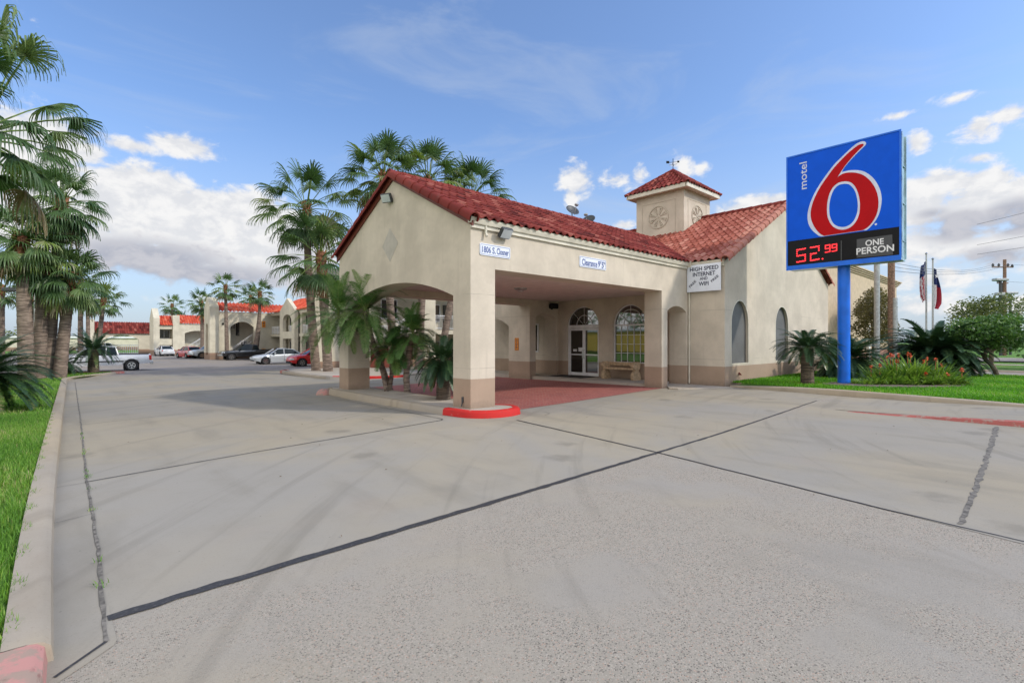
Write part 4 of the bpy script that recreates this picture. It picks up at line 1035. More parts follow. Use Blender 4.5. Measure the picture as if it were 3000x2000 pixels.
b = MB(); roof_slope(b, (5.5, 84.8, 4.3), (1, 0, 0), (0, 1, .75), 1.7, 2.6, tw=.35, tl=.6, r=.09, nseg=4, seed=35); b.build('roof', 'tile_far', wg, normals=False); b = MB(); roof_slope(b, (8.1, 84.8, 4.6), (1, 0, 0), (0, 1, .6), 6, 2.8, tw=.35, tl=.6, r=.09, nseg=4, seed=36); b.build('roof', 'tile_far', wg, normals=False)
# gateway building at the end of the drive
wg = empty('gateway', (2.2, 98, GF), 'low cream wall with red tile roof and wide flat arch beyond the white pickup', 'gatehouse')
k0 = -.9  # runs parallel to the front walls
b = MB(); O_ = [(-1.6, GF), (-1.6, 3.1), (6.4, 3.1), (6.4, GF), (4.3, GF)] + [(a, z) for a, z in reversed(arc(-.4, 4.3, 2.1, 2.9, 14))] + [(-.4, GF)]
b.poly(PY_(98), O_, .5); b.build('wall', 'stucco_far', wg)
b = MB(); block(b, (-2.2, 97.9, GF), (-1.62, 99.5, 5.4)); b.build('pier', 'stucco_far', wg)
b = MB(); roof_slope(b, (-1.6, 97.7, 3.1), (1, 0, 0), (0, 1, 1.1), 8.0, 2.7, tw=.33, tl=.6, r=.08, nseg=4, seed=37); b.build('roof', 'tile', wg, normals=False)
b = MB(); block(b, (-1.6, 99.6, 3.1), (6.4, 100.2, 4.95)); b.build('parapet', 'stucco_far', wg)
# block seen beside and through the canopy
wg = empty('motel_stair_block', (12, 23.5, GF), 'two-storey cream motel block with white balcony rails seen through the gable arch', 'building', 'motel wings around the parking lot')
b = MB(); b.poly(PY_(23.5), [(5.45, GF), (5.45, 6.7), (20, 6.7), (20, GF), (17.6, GF), (17.6, 5.0), (14.9, 5.0), (14.9, GF), (13.9, GF), (13.9, 5.0), (9.4, 5.0), (9.4, GF)], .5); b.build('wall', 'stucco_far', wg)
b = MB(); block(b, (7.2, 25.4, GF), (20, 25.9, 6.68)); block(b, (5.7, 24.01, GF), (7.2, 24.3, 6.6)); b.build('rear_wall', 'stucco_far', wg)
b = MB(); block(b, (13.91, 23.7, 2.35), (20, 25.39, 2.7)); b.build('balcony_slab', 'stucco_far', wg)
b = MB(); b.box((9.4, 23.52, 1.85), (11.2, 25.3, 2.0)); 
for i in range(8): b.box((11.2 + i * .33, 23.7, 1.85 + i * .12), (11.6 + i * .33, 25.2, 1.97 + i * .12))
b.build('stairs', 'concrete_pale', wg)
railing(wg, (9.45, 23.6, 2.0), (11.2, 23.6, 2.0), .9); railing(wg, (11.2, 23.6, 2.0), (13.85, 23.6, 3.3), .95, .16, 'stair_railing'); railing(wg, (14.95, 23.6, 2.7), (17.55, 23.6, 2.7), 1.1)
windowset(wg, 'Y', 25.32, 11.2, 12.6, 3.5, 5.0); windowset(wg, 'Y', 25.32, 15.0, 16.6, 3.4, 4.8); windowset(wg, 'Y', 25.32, 15.2, 16.8, .4, 1.8)
b = MB(); block(b, (9.9, 25.33, GF), (12.3, 25.41, 1.4)); b.build('brown_panel', 'brown_door', wg)
for zz in (GF, 2.7):
    b = MB(); block(b, (16.9, 25.33, zz), (17.5, 25.41, zz + 2.1)); b.build('door', 'fglass', wg)
def notice(loc, s, label):
    e = empty('orange_notice', loc, label, 'sign', 'orange notices on the motel wing'); l = Vector(loc)
    b = MB(); b.cbox(l, (.4, .03, .75)); b.build('board', 'orange', e)
    b = MB(); b.cbox(l + Vector((0, -.02, .12)), (.2, .01, .16)); b.cbox(l + Vector((0, -.02, -.16)), (.22, .01, .1)); b.build('symbols', 'ink', e)
notice((12.4, 57.44, 3.9), 1, 'orange notice on the end wing wall, upper of two by the balcony'); notice((12.4, 57.44, .5), 1, 'orange notice on the end wing wall, lower of two')
# hotel at the right
ht = empty('hotel_building', (40, 4, 0), 'tan three-storey building with stepped cornice behind the olive tree', 'building')
b = MB(); block(b, (27, .3, 0), (48.3, 18, 6.75)); b.build('wall', 'hotel', ht)
b = MB()
for i in range(4): block(b, (26.9, .3 - .08 * (i + 1) + .0, 6.62 + i * .11), (48.3 + .12 * (i + 1), 18, 6.71 + i * .11))
b.build('cornice', 'hotel', ht)
b = MB(); block(b, (26.9, .22, 0), (48.4, .296, 1.1)); b.build('base', 'brickpink', ht)
for x in (39.4,):
    for z in (1.4,): windowset(ht, 'Y', .26, x, x + 1.3, z, z + 1.6, 1)
b = MB(); block(b, (37.6, .05, .0), (37.95, .2, 3.0)); b.build('corner_post', 'white', ht)
# building and trees across the side street, outside the frame but mirrored in the lobby glass
e = empty('roadside_building', (-52, 30, 0), 'long yellow roadside building across the street to the left, mirrored in the lobby glass', 'building')
M['yellow'] = plain('yellow_wall', (.72, .50, .10), .8)
b = MB(); b.box((-56, 0, 0), (-48, 75, 3.6)); b.build('wall', 'yellow', e); b = MB(); b.box((-56.4, -.4, 3.602), (-47.6, 75.4, 4.0)); b.build('roof', 'white', e)
# distant low roofs
for i, (x, y, w, d, h, lab) in enumerate(((-3, 150, 26, 8, 2.6, 'low white roofed building far behind the white pickup'), (75, -30, 30, 12, 3, 'long pale low building far beyond the right lawn'))):
    e = empty('low_building', (x, y, 0), lab, 'building')
    b = MB(); b.box((x - w / 2, y, -.5), (x + w / 2, y + d, h)); b.build('wall', 'stucco_far', e)
    b = MB(); b.box((x - w / 2 - .4, y - .4, h + .002), (x + w / 2 + .4, y + d + .4, h + .4)); b.build('roof', 'white', e)

# ---------------------------------------------------------------- vehicles
def car(kind, paint, label, loc, yaw, group='vehicles parked in the motel lot'):
    """local: x forward, z up, wheels on z=0"""
    SPEC = {
     'sedan': dict(L=4.65, W=1.80, H=1.46, wb=2.72, wr=.33, fo=.95,
        body=[(-2.32, .45, .88, .60), (-2.2, .30, .98, .80), (-1.7, .24, 1.0, .88), (-.9, .2, .97, .90), (0, .2, .95, .90), (.8, .2, .93, .90), (1.3, .22, .90, .88), (1.9, .26, .82, .84), (2.2, .34, .72, .72), (2.33, .42, .62, .50)],
        cab=[(-1.75, 1.0, .70), (-1.15, 1.36, .60), (-.3, 1.45, .58), (.25, 1.42, .58), (.95, .95, .72)]),
     'hatch': dict(L=4.4, W=1.78, H=1.5, wb=2.65, wr=.33, fo=.85,
        body=[(-2.2, .45, .95, .66), (-2.05, .30, 1.04, .82), (-1.5, .24, 1.03, .88), (-.9, .2, 1.0, .89), (0, .2, .98, .89), (.8, .2, .96, .89), (1.3, .22, .94, .88), (1.8, .26, .86, .84), (2.08, .32, .74, .72), (2.2, .42, .62, .5)],
        cab=[(-1.9, 1.03, .68), (-1.45, 1.38, .6), (-.4, 1.5, .58), (.2, 1.46, .58), (.98, .97, .72)]),
     'suv': dict(L=5.0, W=1.98, H=1.88, wb=2.95, wr=.38, fo=.95,
        body=[(-2.5, .5, 1.1, .8), (-2.4, .38, 1.16, .94), (-1.6, .32, 1.16, .98), (0, .3, 1.14, .99), (.9, .3, 1.12, .98), (1.4, .3, 1.12, .97), (2.1, .34, 1.06, .93), (2.42, .4, .95, .86), (2.5, .5, .8, .7)],
        cab=[(-2.42, 1.15, .84), (-2.2, 1.78, .74), (-.6, 1.88, .72), (.3, 1.84, .72), (1.15, 1.13, .82)]),
     'pickup': dict(L=5.8, W=1.98, H=1.78, wb=3.66, wr=.38, fo=.98,
        body=[(-2.88, .58, 1.10, .93), (-2.84, .55, 1.14, .97), (-1.9, .45, 1.14, .98), (-.3, .42, 1.14, .98), (.9, .40, 1.12, .98), (1.5, .40, 1.12, .97), (2.3, .42, 1.07, .95), (2.72, .5, 1.0, .90), (2.84, .55, .92, .84)],
        cab=[(-.98, 1.13, .86), (-.84, 1.68, .72), (.1, 1.78, .70), (.55, 1.74, .70), (1.35, 1.13, .82)])}
    S = SPEC[kind]; e = empty('parked_car' if kind not in ('pickup',) else 'pickup_truck', loc, label, {'pickup': 'pickup truck', 'suv': 'suv'}.get(kind, 'car'), group)
    e.rotation_euler = (0, 0, yaw)
    # body : loft through densely sampled stations, wheel wells cut out of the lower edge
    xs = sorted(set([s[0] for s in S['body']] + [S['body'][0][0] + (S['body'][-1][0] - S['body'][0][0]) * i / 44 for i in range(45)]))
    ax = [S['wb'] / 2 + (S['L'] / 2 - S['fo'] - S['wb'] / 2), None]; ax = [S['L'] / 2 - S['fo'], S['L'] / 2 - S['fo'] - S['wb']]
    def interp(x):
        B = S['body']
        for a, c in zip(B[:-1], B[1:]):
            if a[0] <= x <= c[0]:
                t = (x - a[0]) / (c[0] - a[0]); return [a[i] + (c[i] - a[i]) * t for i in range(4)]
        return list(B[-1])
    b = MB(); rings = []
    wr = S['wr'] * 1.22
    for x in xs:
        _, zb, zt_, w = interp(x)
        arch_ = zb
        for a in ax:
            if abs(x - a) < wr: arch_ = max(arch_, S['wr'] + math.sqrt(wr * wr - (x - a) ** 2))
        zm = zb + (zt_ - zb) * .45
        am = max(zm, arch_)
        half = [(0, zb + .02), (w * .62, zb + .02), (w * .93, arch_), (w, max(arch_ + .02, zm)), (w * .985, max(arch_ + .04, zm + (zt_ - zm) * .55)), (w * .93, zt_ - .04), (w * .80, zt_ + .01), (w * .4, zt_ + .035), (0, zt_ + .04)]
        rings.append([(x, y, z) for y, z in half] + [(x, -y, z) for y, z in reversed(half[1:-1])])
    m = len(rings[0]); vs = [p for r in rings for p in r]
    fs = [(i * m + j, i * m + (j + 1) % m, (i + 1) * m + (j + 1) % m, (i + 1) * m + j) for i in range(len(rings) - 1) for j in range(m)]
    fs += [tuple(range(m)), tuple((len(rings) - 1) * m + j for j in range(m - 1, -1, -1))]
    b.add(vs, fs); body = b.build('body', paint, e, smooth='auto', world=False)
    if kind == 'pickup':      # open load bed
        b = MB(); b.box((-2.74, -.78, 1.12), (-1.02, .78, 1.185)); b.build('load_bed', 'black', e, world=False)
    # greenhouse
    cab = S['cab']; b = MB(); vs = []
    for x, z, w in cab:
        zb_ = interp(x)[2] - .02
        wl = interp(x)[3] * .90
        vs += [(x, wl if z > zb_ + .1 else w, zb_), (x, w, z), (x, w * .6, z + .03), (x, -w * .6, z + .03), (x, -w, z), (x, -(wl if z > zb_ + .1 else w), zb_)]
    m = 6; n_ = len(cab); fs = [(i * m + j, i * m + (j + 1) % m, (i + 1) * m + (j + 1) % m, (i + 1) * m + j) for i in range(n_ - 1) for j in range(m)] + [tuple(range(m)), tuple((n_ - 1) * m + j for j in range(m))]
    b.add(vs, fs); b.build('windows', 'carglass', e, smooth='auto', world=False)
    # roof skin and pillars in body colour
    b = MB(); top = [c for c in cab[1:-1]]
    vs = []
    for x, z, w in top: vs += [(x, w + .015, z - .03), (x, w * .97, z + .02), (x, w * .6, z + .05), (x, -w * .6, z + .05), (x, -w * .97, z + .02), (x, -w - .015, z - .03)]
    fs = [(i * 6 + j, i * 6 + j + 1, (i + 1) * 6 + j + 1, (i + 1) * 6 + j) for i in range(len(top) - 1) for j in range(5)]
    b.add(vs, fs)
    def pil(p, q, r=.035):
        for s_ in (1, -1): b.tube([(p[0], p[1] * s_, p[2]), (q[0], q[1] * s_, q[2])], r, 5)
    c0, c1, c2, c3 = cab[0], cab[1], cab[-2], cab[-1]
    wb0 = interp(c0[0])[3] * .88; 
    pil((c0[0], c0[2] + .02, interp(c0[0])[2]), (c1[0], c1[2] + .01, c1[1]), .05); pil((c3[0], c3[2] + .02, c3[1]), (c2[0], c2[2] + .01, c2[1]), .04)
    xm = -.25 if kind != 'pickup' else -.3
    pil((xm, interp(xm)[3] * .91, interp(xm)[2]), (xm - .05, cab[2][2] + .01, cab[2][1] - .03), .04)
    if kind in ('suv',): pil((-1.35, .90, 1.14), (-1.4, .74, 1.8), .05)
    b.build('roof', paint, e, smooth='auto', world=False)
    # wheels
    for xa in ax:
        for s_ in (1, -1):
            w = interp(xa)[3]; r = S['wr']; yc = s_ * (w - .10)
            b = MB(); b.cbox((xa, s_ * (w - .26), r + .06), (wr * 1.9, .36, wr * 1.6)); b.build('wheel_well', 'black', e, world=False)
            b = MB(); nn = 28; prof = [(r * .62, .10), (r * .93, .105), (r, .07), (r, -.07), (r * .93, -.105), (r * .62, -.10)]
            vs = [(xa + q * math.cos(2 * math.pi * j / nn), yc + o * s_, r + q * math.sin(2 * math.pi * j / nn)) for q, o in prof for j in range(nn)]
            fs = [(i * nn + j, i * nn + (j + 1) % nn, (i + 1) * nn + (j + 1) % nn, (i + 1) * nn + j) for i in range(5) for j in range(nn)]
            b.add(vs, fs); wh = b.build('wheel', 'rubber', e, smooth='auto', world=False)
            b = MB(); P = [(r * .64 * math.cos(t), r * .64 * math.sin(t)) for t in [2 * math.pi * j / 28 for j in range(28)]]
            hs = []
            for q in range(5):
                t0 = 2 * math.pi * q / 5 + .3; hs.append([(r * .50 * math.cos(t0 + d), r * .50 * math.sin(t0 + d)) for d in (-.36, 0, .36)] + [(r * .22 * math.cos(t0 + .35), r * .22 * math.sin(t0 + .35)), (r * .22 * math.cos(t0 - .35), r * .22 * math.sin(t0 - .35))])
            b.poly(lambda a, c, d, xa=xa, yc=yc, s_=s_, r=r: (xa + a, yc + s_ * (.085 - d), r + c), P, .03, holes=hs); b.build('rim', 'chrome', wh, world=False)
    # lamps, bumpers, mirrors, handles, plate
    B0, B1 = S['body'][0], S['body'][-1]; xf, xr = S['body'][-2][0], S['body'][1][0]
    for s_ in (1, -1):
        b = MB(); zf = S['body'][-2][2] - .13; b.cbox((xf - .01, s_ * S['body'][-2][3] * .84, zf), (.34, .22, .16), Matrix.Rotation(-s_ * .45, 3, 'Z'), ch=.04); b.build('headlight', 'headlamp', e, world=False)
        b = MB(); zr = S['body'][1][2] - .16; b.cbox((xr + .02, s_ * S['body'][1][3] * .93, zr - (.05 if kind == 'pickup' else 0)), (.16, .14, .36 if kind in ('pickup', 'suv') else .18), ch=.02); b.build('taillight', 'taillamp', e, world=False)
        xmr = cab[-1][0] - .35; b = MB(); b.cbox((xmr, s_ * (interp(xmr)[3] + .06), interp(xmr)[2] + .10), (.14, .20, .15), ch=.03); b.build('mirror', paint if kind != 'pickup' else 'black', e, world=False)
        for xd in ((.0, -1.0) if kind != 'pickup' else (-.15,)):
            b = MB(); b.cbox((xd - .1, s_ * (interp(xd)[3] * .985), interp(xd)[2] - .16), (.16, .03, .03), ch=.01); b.build('door_handle', 'black' if kind == 'pickup' else paint, e, world=False)
    b = MB()
    if kind in ('pickup', 'suv'):
        b.cbox((-S['L'] / 2 - .02, 0, .55), (.16, 1.85, .2), ch=.03); b.build('bumper', 'chrome', e, world=False)
        b = MB(); b.cbox((S['L'] / 2 - .02, 0, .55), (.16, 1.85, .2), ch=.03); b.build('bumper', 'chrome', e, world=False)
        b = MB()
        for s_ in (1, -1): b.box((-1.3 if kind == 'pickup' else -1.2, s_ * 1.0 - .012, .66), (1.2, s_ * 1.0 + .0, .72))
        b.build('side_moulding', 'black', e, world=False)
    else:
        b.cbox((S['L'] / 2 - .03, 0, .40), (.06, 1.0, .16), ch=.02); b.build('grille', 'black', e, world=False)
    b = MB()
    for s_ in (1, -1):
        for xd in ((1.0, -.25, -1.15) if kind != 'pickup' else (1.15, -.62)):
            w = interp(xd)[3]; z0, z1 = interp(xd)[1] + .1, interp(xd)[2] - .06
            b.box((xd - .008, s_ * w * .99 - .01, z0), (xd + .008, s_ * w * .99 + .01, z1))
    b.build('door_seams', 'black', e, world=False)
    b = MB(); b.cbox((-S['L'] / 2 - (.11 if kind in ('pickup', 'suv') else .01), 0, .62 if kind in ('pickup', 'suv') else .7), (.02, .32, .16)); b.build('number_plate', 'white', e, world=False)
    return e
car('pickup', 'cwhite', 'white extended-cab pickup parked behind the short trunked cycads', (-4.65, 36.3, gz(-4.6, 36)), R(176))
car('hatch', 'cred', 'red car with its nose showing beside the two tall palms', (9.2, 33.0, gz(9, 33)), R(180))
car('sedan', 'csilver', 'silver grey sedan between the red car and the black pickup', (8.75, 40.7, gz(8, 40.7)), R(180))
car('pickup', 'cblack', 'black pickup in front of the arched stair opening', (9.9, 54.9, gz(9, 54)), R(180))
car('suv', 'csilver', 'silver suv partly hidden by the twin palm trunks', (8.1, 63.6, gz(8, 63)), R(190))
car('hatch', 'cred', 'red car just left of the twin palm trunks, beyond the suv', (6.0, 66.0, gz(6, 66)), R(100))
car('sedan', 'cwhite', 'white sedan seen from behind in front of the distant block', (5.3, 79.5, gz(5, 80)), R(95))
car('suv', 'cwhite', 'white vehicle seen through the far gateway arch', (-1.0, 108, gz(0, 108)), R(180))
b = MB()
for i in range(14):
    x = .8 + i * .3; b.tube([(x, 103, GF), (x, 103, GF + 1.5)], .04, 5)
b.tube([(.8, 103, GF + 1.5), (4.8, 103, GF + 1.5)], .04, 5); tag(b.build('gate_fence', 'white'), 'pale picket fence behind the far gateway arch', 'fence')

# ---------------------------------------------------------------- plants
UP = Vector((0, 0, 1))
def fan_leaf(mb, o, az, el, Lp, Rf, droop, tone, r_, nseg=22, pet=True):
    d = Vector((math.cos(el) * math.cos(az), math.cos(el) * math.sin(az), math.sin(el)))
    sag = Lp * .22 * math.cos(el)
    P = [o + d * Lp * t - UP * sag * t * t for t in (0, .35, .7, 1)]
    dt = (P[3] - P[2]).normalized(); s = dt.cross(UP)
    if s.length < .05: s = Vector((-math.sin(az), math.cos(az), 0))
    s.normalize(); nr = s.cross(dt).normalized()
    if pet:
        wv = .028; vs = []
        for p, w in zip(P, (.045, .03, .022, .018)): vs += [p + s * w, p - s * w - nr * .01, p + nr * w]
        mb.add(vs, [(i * 3 + j, i * 3 + (j + 1) % 3, (i + 1) * 3 + (j + 1) % 3, (i + 1) * 3 + j) for i in range(3) for j in range(3)], 0, .80)
    e = P[3]; A = R(128); da = 2 * A / nseg; tw_ = r_.uniform(-.3, .3)
    s2 = (s * math.cos(tw_) + nr * math.sin(tw_)).normalized(); n2 = s2.cross(dt).normalized()
    if n2.z < 0 and el > -.6: n2 = -n2
    for i in range(nseg):
        a = -A + (i + .5) * da
        Ls = Rf * (.70 + .30 * math.cos(a)) * r_.uniform(.88, 1.06)
        r0 = (dt * math.cos(a) + s2 * math.sin(a) - n2 * .30 * abs(math.sin(a))).normalized()
        wd = r0.cross(n2).normalized()
        p = e.copy(); dr = r0.copy(); pts = [p.copy()]
        for stp, wgt in ((.38, .08), (.24, .35), (.20, 1.4), (.18, 4.0)):
            dr = (dr - UP * droop * wgt * r_.uniform(.7, 1.3)).normalized(); p = p + dr * Ls * stp; pts.append(p.copy())
        hw_ = Ls * .38 * math.tan(da / 2) * 1.08
        tl = .012 if i % 2 else -.012
        ws = (.004, hw_, hw_ * .8, hw_ * .38, .002)
        vs = []
        for q, w in zip(pts, ws): vs += [q + wd * w + n2 * tl, q - wd * w - n2 * tl]
        mb.add(vs, [(2 * k_, 2 * k_ + 1, 2 * k_ + 3, 2 * k_ + 2) for k_ in range(4)], 0, min(1, max(0, tone + r_.uniform(-.08, .08))))
def palm_crown(top, nl, Lp, Rf, seed, nseg=22, elmin=-52, thick=1, droop=.28, upk=0):
    r_ = random.Random(seed); mb = MB()
    for i in range(nl):
        f = (i + .5) / nl; el = R(86 - (86 - elmin) * f ** .80 + r_.uniform(-7, 7)); az = i * 2.39996 + r_.uniform(-.3, .3)
        t = r_.uniform(.05, .7)
        if r_.random() < .07: t = r_.uniform(.80, .86)
        if f > .93: t = r_.uniform(.93, 1)
        o = top + Vector((math.cos(az), math.sin(az), 0)) * .12 - UP * .5 * f
        fan_leaf(mb, o, az, el, Lp * r_.uniform(.85, 1.1) * (.75 + .35 * math.sin(math.pi * min(1, f + .2)) + upk * max(0, 1 - 2 * f)), Rf * r_.uniform(.85, 1.1), droop * r_.uniform(.7, 1.3) * (1 + f * .7), t, r_, nseg)
    return mb
def spline3(pts, n=6): return [Vector(p) for p in curve_pts([tuple(p) for p in pts], n)]
def palm(base, top, r0, r1, Lp, Rf, seed, label, group, nl=34, nseg=20, boots=1.4, bow=0, elmin=-52, droop=.28, upk=0):
    base, top = Vector(base), Vector(top); e = empty('palm_tree', base, label, 'palm tree', group); r_ = random.Random(seed + 99)
    mid = base.lerp(top, .5) + Vector((.735, -.678, 0)) * bow
    P = spline3([base - UP * .3, base.lerp(mid, .5) + Vector((.735, -.678, 0)) * bow * .25, mid, mid.lerp(top, .5) + Vector((.735, -.678, 0)) * bow * .25, top], 14)
    n = len(P); rad = []
    for i, p in enumerate(P):
        t = i / (n - 1); r = r0 * (1.22 - .22 * min(1, t / .06)) + (r1 - r0) * min(1, t / .8)
        rad.append(r * (1 + r_.uniform(-.035, .035)))
    b = MB(); b.tube(P, rad, 14); b.build('trunk', 'trunk', e, smooth='auto')
    # rough leaf bases below the crown
    b = MB(); ax = (P[-1] - P[-4]).normalized()
    nb = int(boots * 26)
    for i in range(nb):
        t = i / nb; a = i * 2.4; c = top - ax * (boots * (1 - t)) ; d = Vector((math.cos(a), math.sin(a), 0)); rr__ = r1 * (1.02)
        q = c + d * rr__; q2 = q + d * (.05 + .07 * t) + UP * (.22 + .1 * t); sd = Vector((-math.sin(a), math.cos(a), 0))
        b.add([q - sd * .075 - UP * .05, q + sd * .075 - UP * .05, q2 + sd * .03, q2 - sd * .03, c + d * (rr__ - .02) + UP * .18], [(0, 1, 2, 3), (0, 3, 4), (1, 4, 2)], 0, .5)
    b.tube([top - ax * boots, top - ax * boots * .5, top, top + ax * .25], [r1 * 1.02, r1 * 1.1, r1 * 1.15, r1 * .6], 12)
    b.build('leaf_bases', 'boots', e)
    palm_crown(top, nl, Lp, Rf, seed, nseg, elmin, droop=droop, upk=upk).build('crown', 'palm', e, normals=False)
    return e
GL = 'fan palms on the left lawn'; GB = 'fan palms beside the lobby'; GFa = 'fan palms in the far lot'
palm((-8.46, 7.75, .0), (-8.66, 7.84, 6.9), .20, .18, 1.45, 1.1, 101, 'tallest palm at the left edge, its crown reaching the top of the photo', GL, nl=38, nseg=44, bow=0, elmin=-25, droop=.85, upk=.75)
palm((-8.15, 25.1, -.1), (-8.35, 25.3, 7.0), .33, .26, 1.25, 1.15, 102, 'thick ringed palm trunk nearest the left edge behind the big cycad', GL, nl=44, nseg=26, elmin=-58, droop=.55)
palm((-11.0, 32.5, -.1), (-11.1, 32.6, 6.6), .25, .2, 1.2, 1.1, 111, 'palm crown filling the left edge below the tallest one', GL, nl=34, nseg=20)
palm((-7.75, 25.9, -.1), (-7.5, 25.9, 6.2), .29, .25, 1.2, 1.1, 103, 'palm standing close behind the thick ringed trunk', GL, nl=40, nseg=24, elmin=-58, droop=.55)
palm((-7.43, 26.5, -.12), (-6.85, 26.0, 9.2), .29, .22, 1.25, 1.15, 104, 'tall palm of the leaning pair with the higher crown', GL, nl=46, nseg=26, elmin=-58, droop=.55)
palm((-6.95, 26.05, -.12), (-6.5, 25.75, 5.2), .30, .22, 1.2, 1.1, 105, 'right leaning palm of the pair with the lower crown', GL, nl=44, nseg=26, elmin=-60, droop=.55)
palm((4.60, 21.0, 0), (4.15, 21.4, 10.0), .27, .20, 1.9, 1.4, 106, 'taller palm of the two left of the gable, bowed trunk', GB, nl=40, nseg=28, bow=-.12, elmin=-55, droop=.32)
palm((4.80, 19.75, 0), (4.45, 20.0, 6.9), .28, .24, 1.9, 1.4, 107, 'shorter palm left of the gable with reddish upper trunk', GB, nl=38, nseg=28, boots=2.6, elmin=-50, droop=.30)
palm((9.4, 20.2, 0), (8.6, 20.2, 12.6), .27, .22, 1.8, 1.5, 108, 'palm crown behind the left part of the canopy ridge', GB, nl=48, nseg=26, elmin=-55)
palm((11.4, 20.4, 0), (12.2, 20.4, 13.2), .27, .22, 1.8, 1.5, 109, 'middle palm crown rising behind the canopy ridge', GB, nl=48, nseg=24, elmin=-55)
palm((13.05, 20.4, 0), (16.1, 20.4, 12.9), .27, .22, 1.8, 1.5, 110, 'rightmost palm crown behind the canopy ridge', GB, nl=48, nseg=24, elmin=-50)
def far_palm(k_, px, top_z, T, base_px, seed, label, Rr=1.0, group=GFa, bow=0, r0=.26):
    pass
FP = [((9.0, 95.5), (8.75, 95.7, 8.2), 'slim palm in front of the distant block, leftmost of the far row', 0, 1.15),
      ((11.2, 94), (9.9, 95, 5.6), 'curved low palm beside the distant block', -.9, 1.0),
      ((9.5, 75.6), (9.3, 75.8, 7.6), 'left palm of the twin trunks before the peaked pier', 0, 1.15),
      ((10.1, 75.2), (9.8, 75.4, 6.9), 'right palm of the twin trunks before the peaked pier', 0, 1.0),
      ((8.05, 56.2), (7.9, 56.3, 8.2), 'straight palm rising behind the black pickup bonnet', 0, 1.0),
      ((13.5, 66), (13.3, 66.2, 8.0), 'palm whose crown shows above the end wing roof', 0, 1.0),
      ((10.7, 55.6), (11.3, 55.2, 7.6), 'palm with curved trunk beside the arched stair opening', .25, 1.0),
      ((-5.2, 49.6), (-5.2, 49.6, 7.2), 'slim straight palm behind the white pickup bed', 0, .95),
      ((-4.2, 60), (-4.2, 60, 7.0), 'very thin palm between two others behind the white pickup', 0, .9),
      ((-4.3, 48.7), (-3.65, 48.2, 5.6), 'leaning palm in front of the gateway roof', .05, .95),
      ((-10.36, 54.4), (-10.3, 54.3, 6.6), 'distant slim palm at the left edge', 0, .95),
      ((-8.4, 52.5), (-8.2, 52.4, 5.6), 'thin distant palm between the thick trunks', 0, .8)]
for i, (bp, tp, lab, bow, s_) in enumerate(FP):
    palm((bp[0], bp[1], gz(*bp)), tp, .24 * s_ if i not in (2, 3, 6) else .38, .17 * s_, 1.15 * s_, 1.0 * s_, 200 + i, lab, GFa, nl=26, nseg=14, boots=.8, bow=bow, elmin=-45)
for i, (x, y, z, s_, lab) in enumerate(((60, -15.5, 6.2, 1.6, 'small distant palm top beyond the flagpoles'), (-9, 140, 5.5, 1.9, 'tiny distant palm at far left horizon'), (62, -25.5, 7.2, 1.8, 'dark distant palm at the right edge'))):
    palm((x, y, 0), (x, y, z), .25, .2, .9 * s_, .8 * s_, 230 + i, lab, 'distant palms', nl=22, nseg=12, boots=.6)

def frond(mb, o, az, el, Lf, arch, ll, n, tone, r_, wid=.012, vee=.5, taper0=.25, droopl=.0):
    d = Vector((math.cos(el) * math.cos(az), math.cos(el) * math.sin(az), math.sin(el)))
    P = []; p = Vector(o); st = Lf / 10; P.append(p.copy())
    for i in range(10):
        d = (d - UP * arch * .1 * (1 + i * .12)).normalized(); p = p + d * st; P.append(p.copy())
    def at(t):
        i = min(9, int(t * 10)); return P[i].lerp(P[i + 1], t * 10 - i), (P[i + 1] - P[i]).normalized()
    vs = []; 
    for i, q in enumerate(P):
        s = (P[min(10, i + 1)] - P[max(0, i - 1)]).cross(UP); s = s.normalized() if s.length > 1e-4 else Vector((-math.sin(az), math.cos(az), 0))
        w = .014 * (1 - i / 12); vs += [q + s * w, q - s * w]
    mb.add(vs, [(2 * i, 2 * i + 1, 2 * i + 3, 2 * i + 2) for i in range(10)], 0, .85)
    for i in range(n):
        t = taper0 * .4 + (1 - taper0 * .4) * (i + .5) / n; q, dd = at(min(.999, t))
        s = dd.cross(UP); s = s.normalized() if s.length > .02 else Vector((-math.sin(az), math.cos(az), 0)); nu = s.cross(dd).normalized()
        l = ll * (math.sin(math.pi * min(1, (t * .92 + .08)) ** .75) ** .6 + .12) * r_.uniform(.88, 1.08)
        for sg_ in (1, -1):
            ld = (s * sg_ + dd * (.45 + .5 * t) + nu * vee * r_.uniform(.7, 1.3)).normalized()
            tip = q + ld * l - UP * droopl * l * r_.uniform(.6, 1.4); midp = q + ld * l * .5 - UP * droopl * l * .18
            wv = ld.cross(nu).normalized() * wid
            mb.add([q + wv * .6, q - wv * .6, midp - wv, tip, midp + wv], [(0, 1, 2, 4), (4, 2, 3)], 0, min(1, max(0, tone + r_.uniform(-.12, .12))))
def stubby_trunk(e, P, rad, mat='boots', seed=1, name='trunk'):
    r_ = random.Random(seed); b = MB(); P = [Vector(p) for p in P]; b.tube(P, rad, 14)
    tot = len(P) - 1
    for i in range(int(60 * sum((P[j + 1] - P[j]).length for j in range(tot)))):
        t = r_.random() * tot; j = int(t); c = P[j].lerp(P[j + 1], t - j); rr__ = rad[j] + (rad[j + 1] - rad[j]) * (t - j); a = r_.uniform(0, 6.28)
        d = Vector((math.cos(a), math.sin(a), 0)); sd = Vector((-math.sin(a), math.cos(a), 0)); q = c + d * rr__ * .96
        b.add([q - sd * .03, q + sd * .03, q + d * .035 + UP * .05], [(0, 1, 2)], 0, .5)
    return b.build(name, mat, e)
M['cytrunk'] = trunk_mat('cycad_trunk', (.06, .045, .035), (.19, .14, .10), 22)
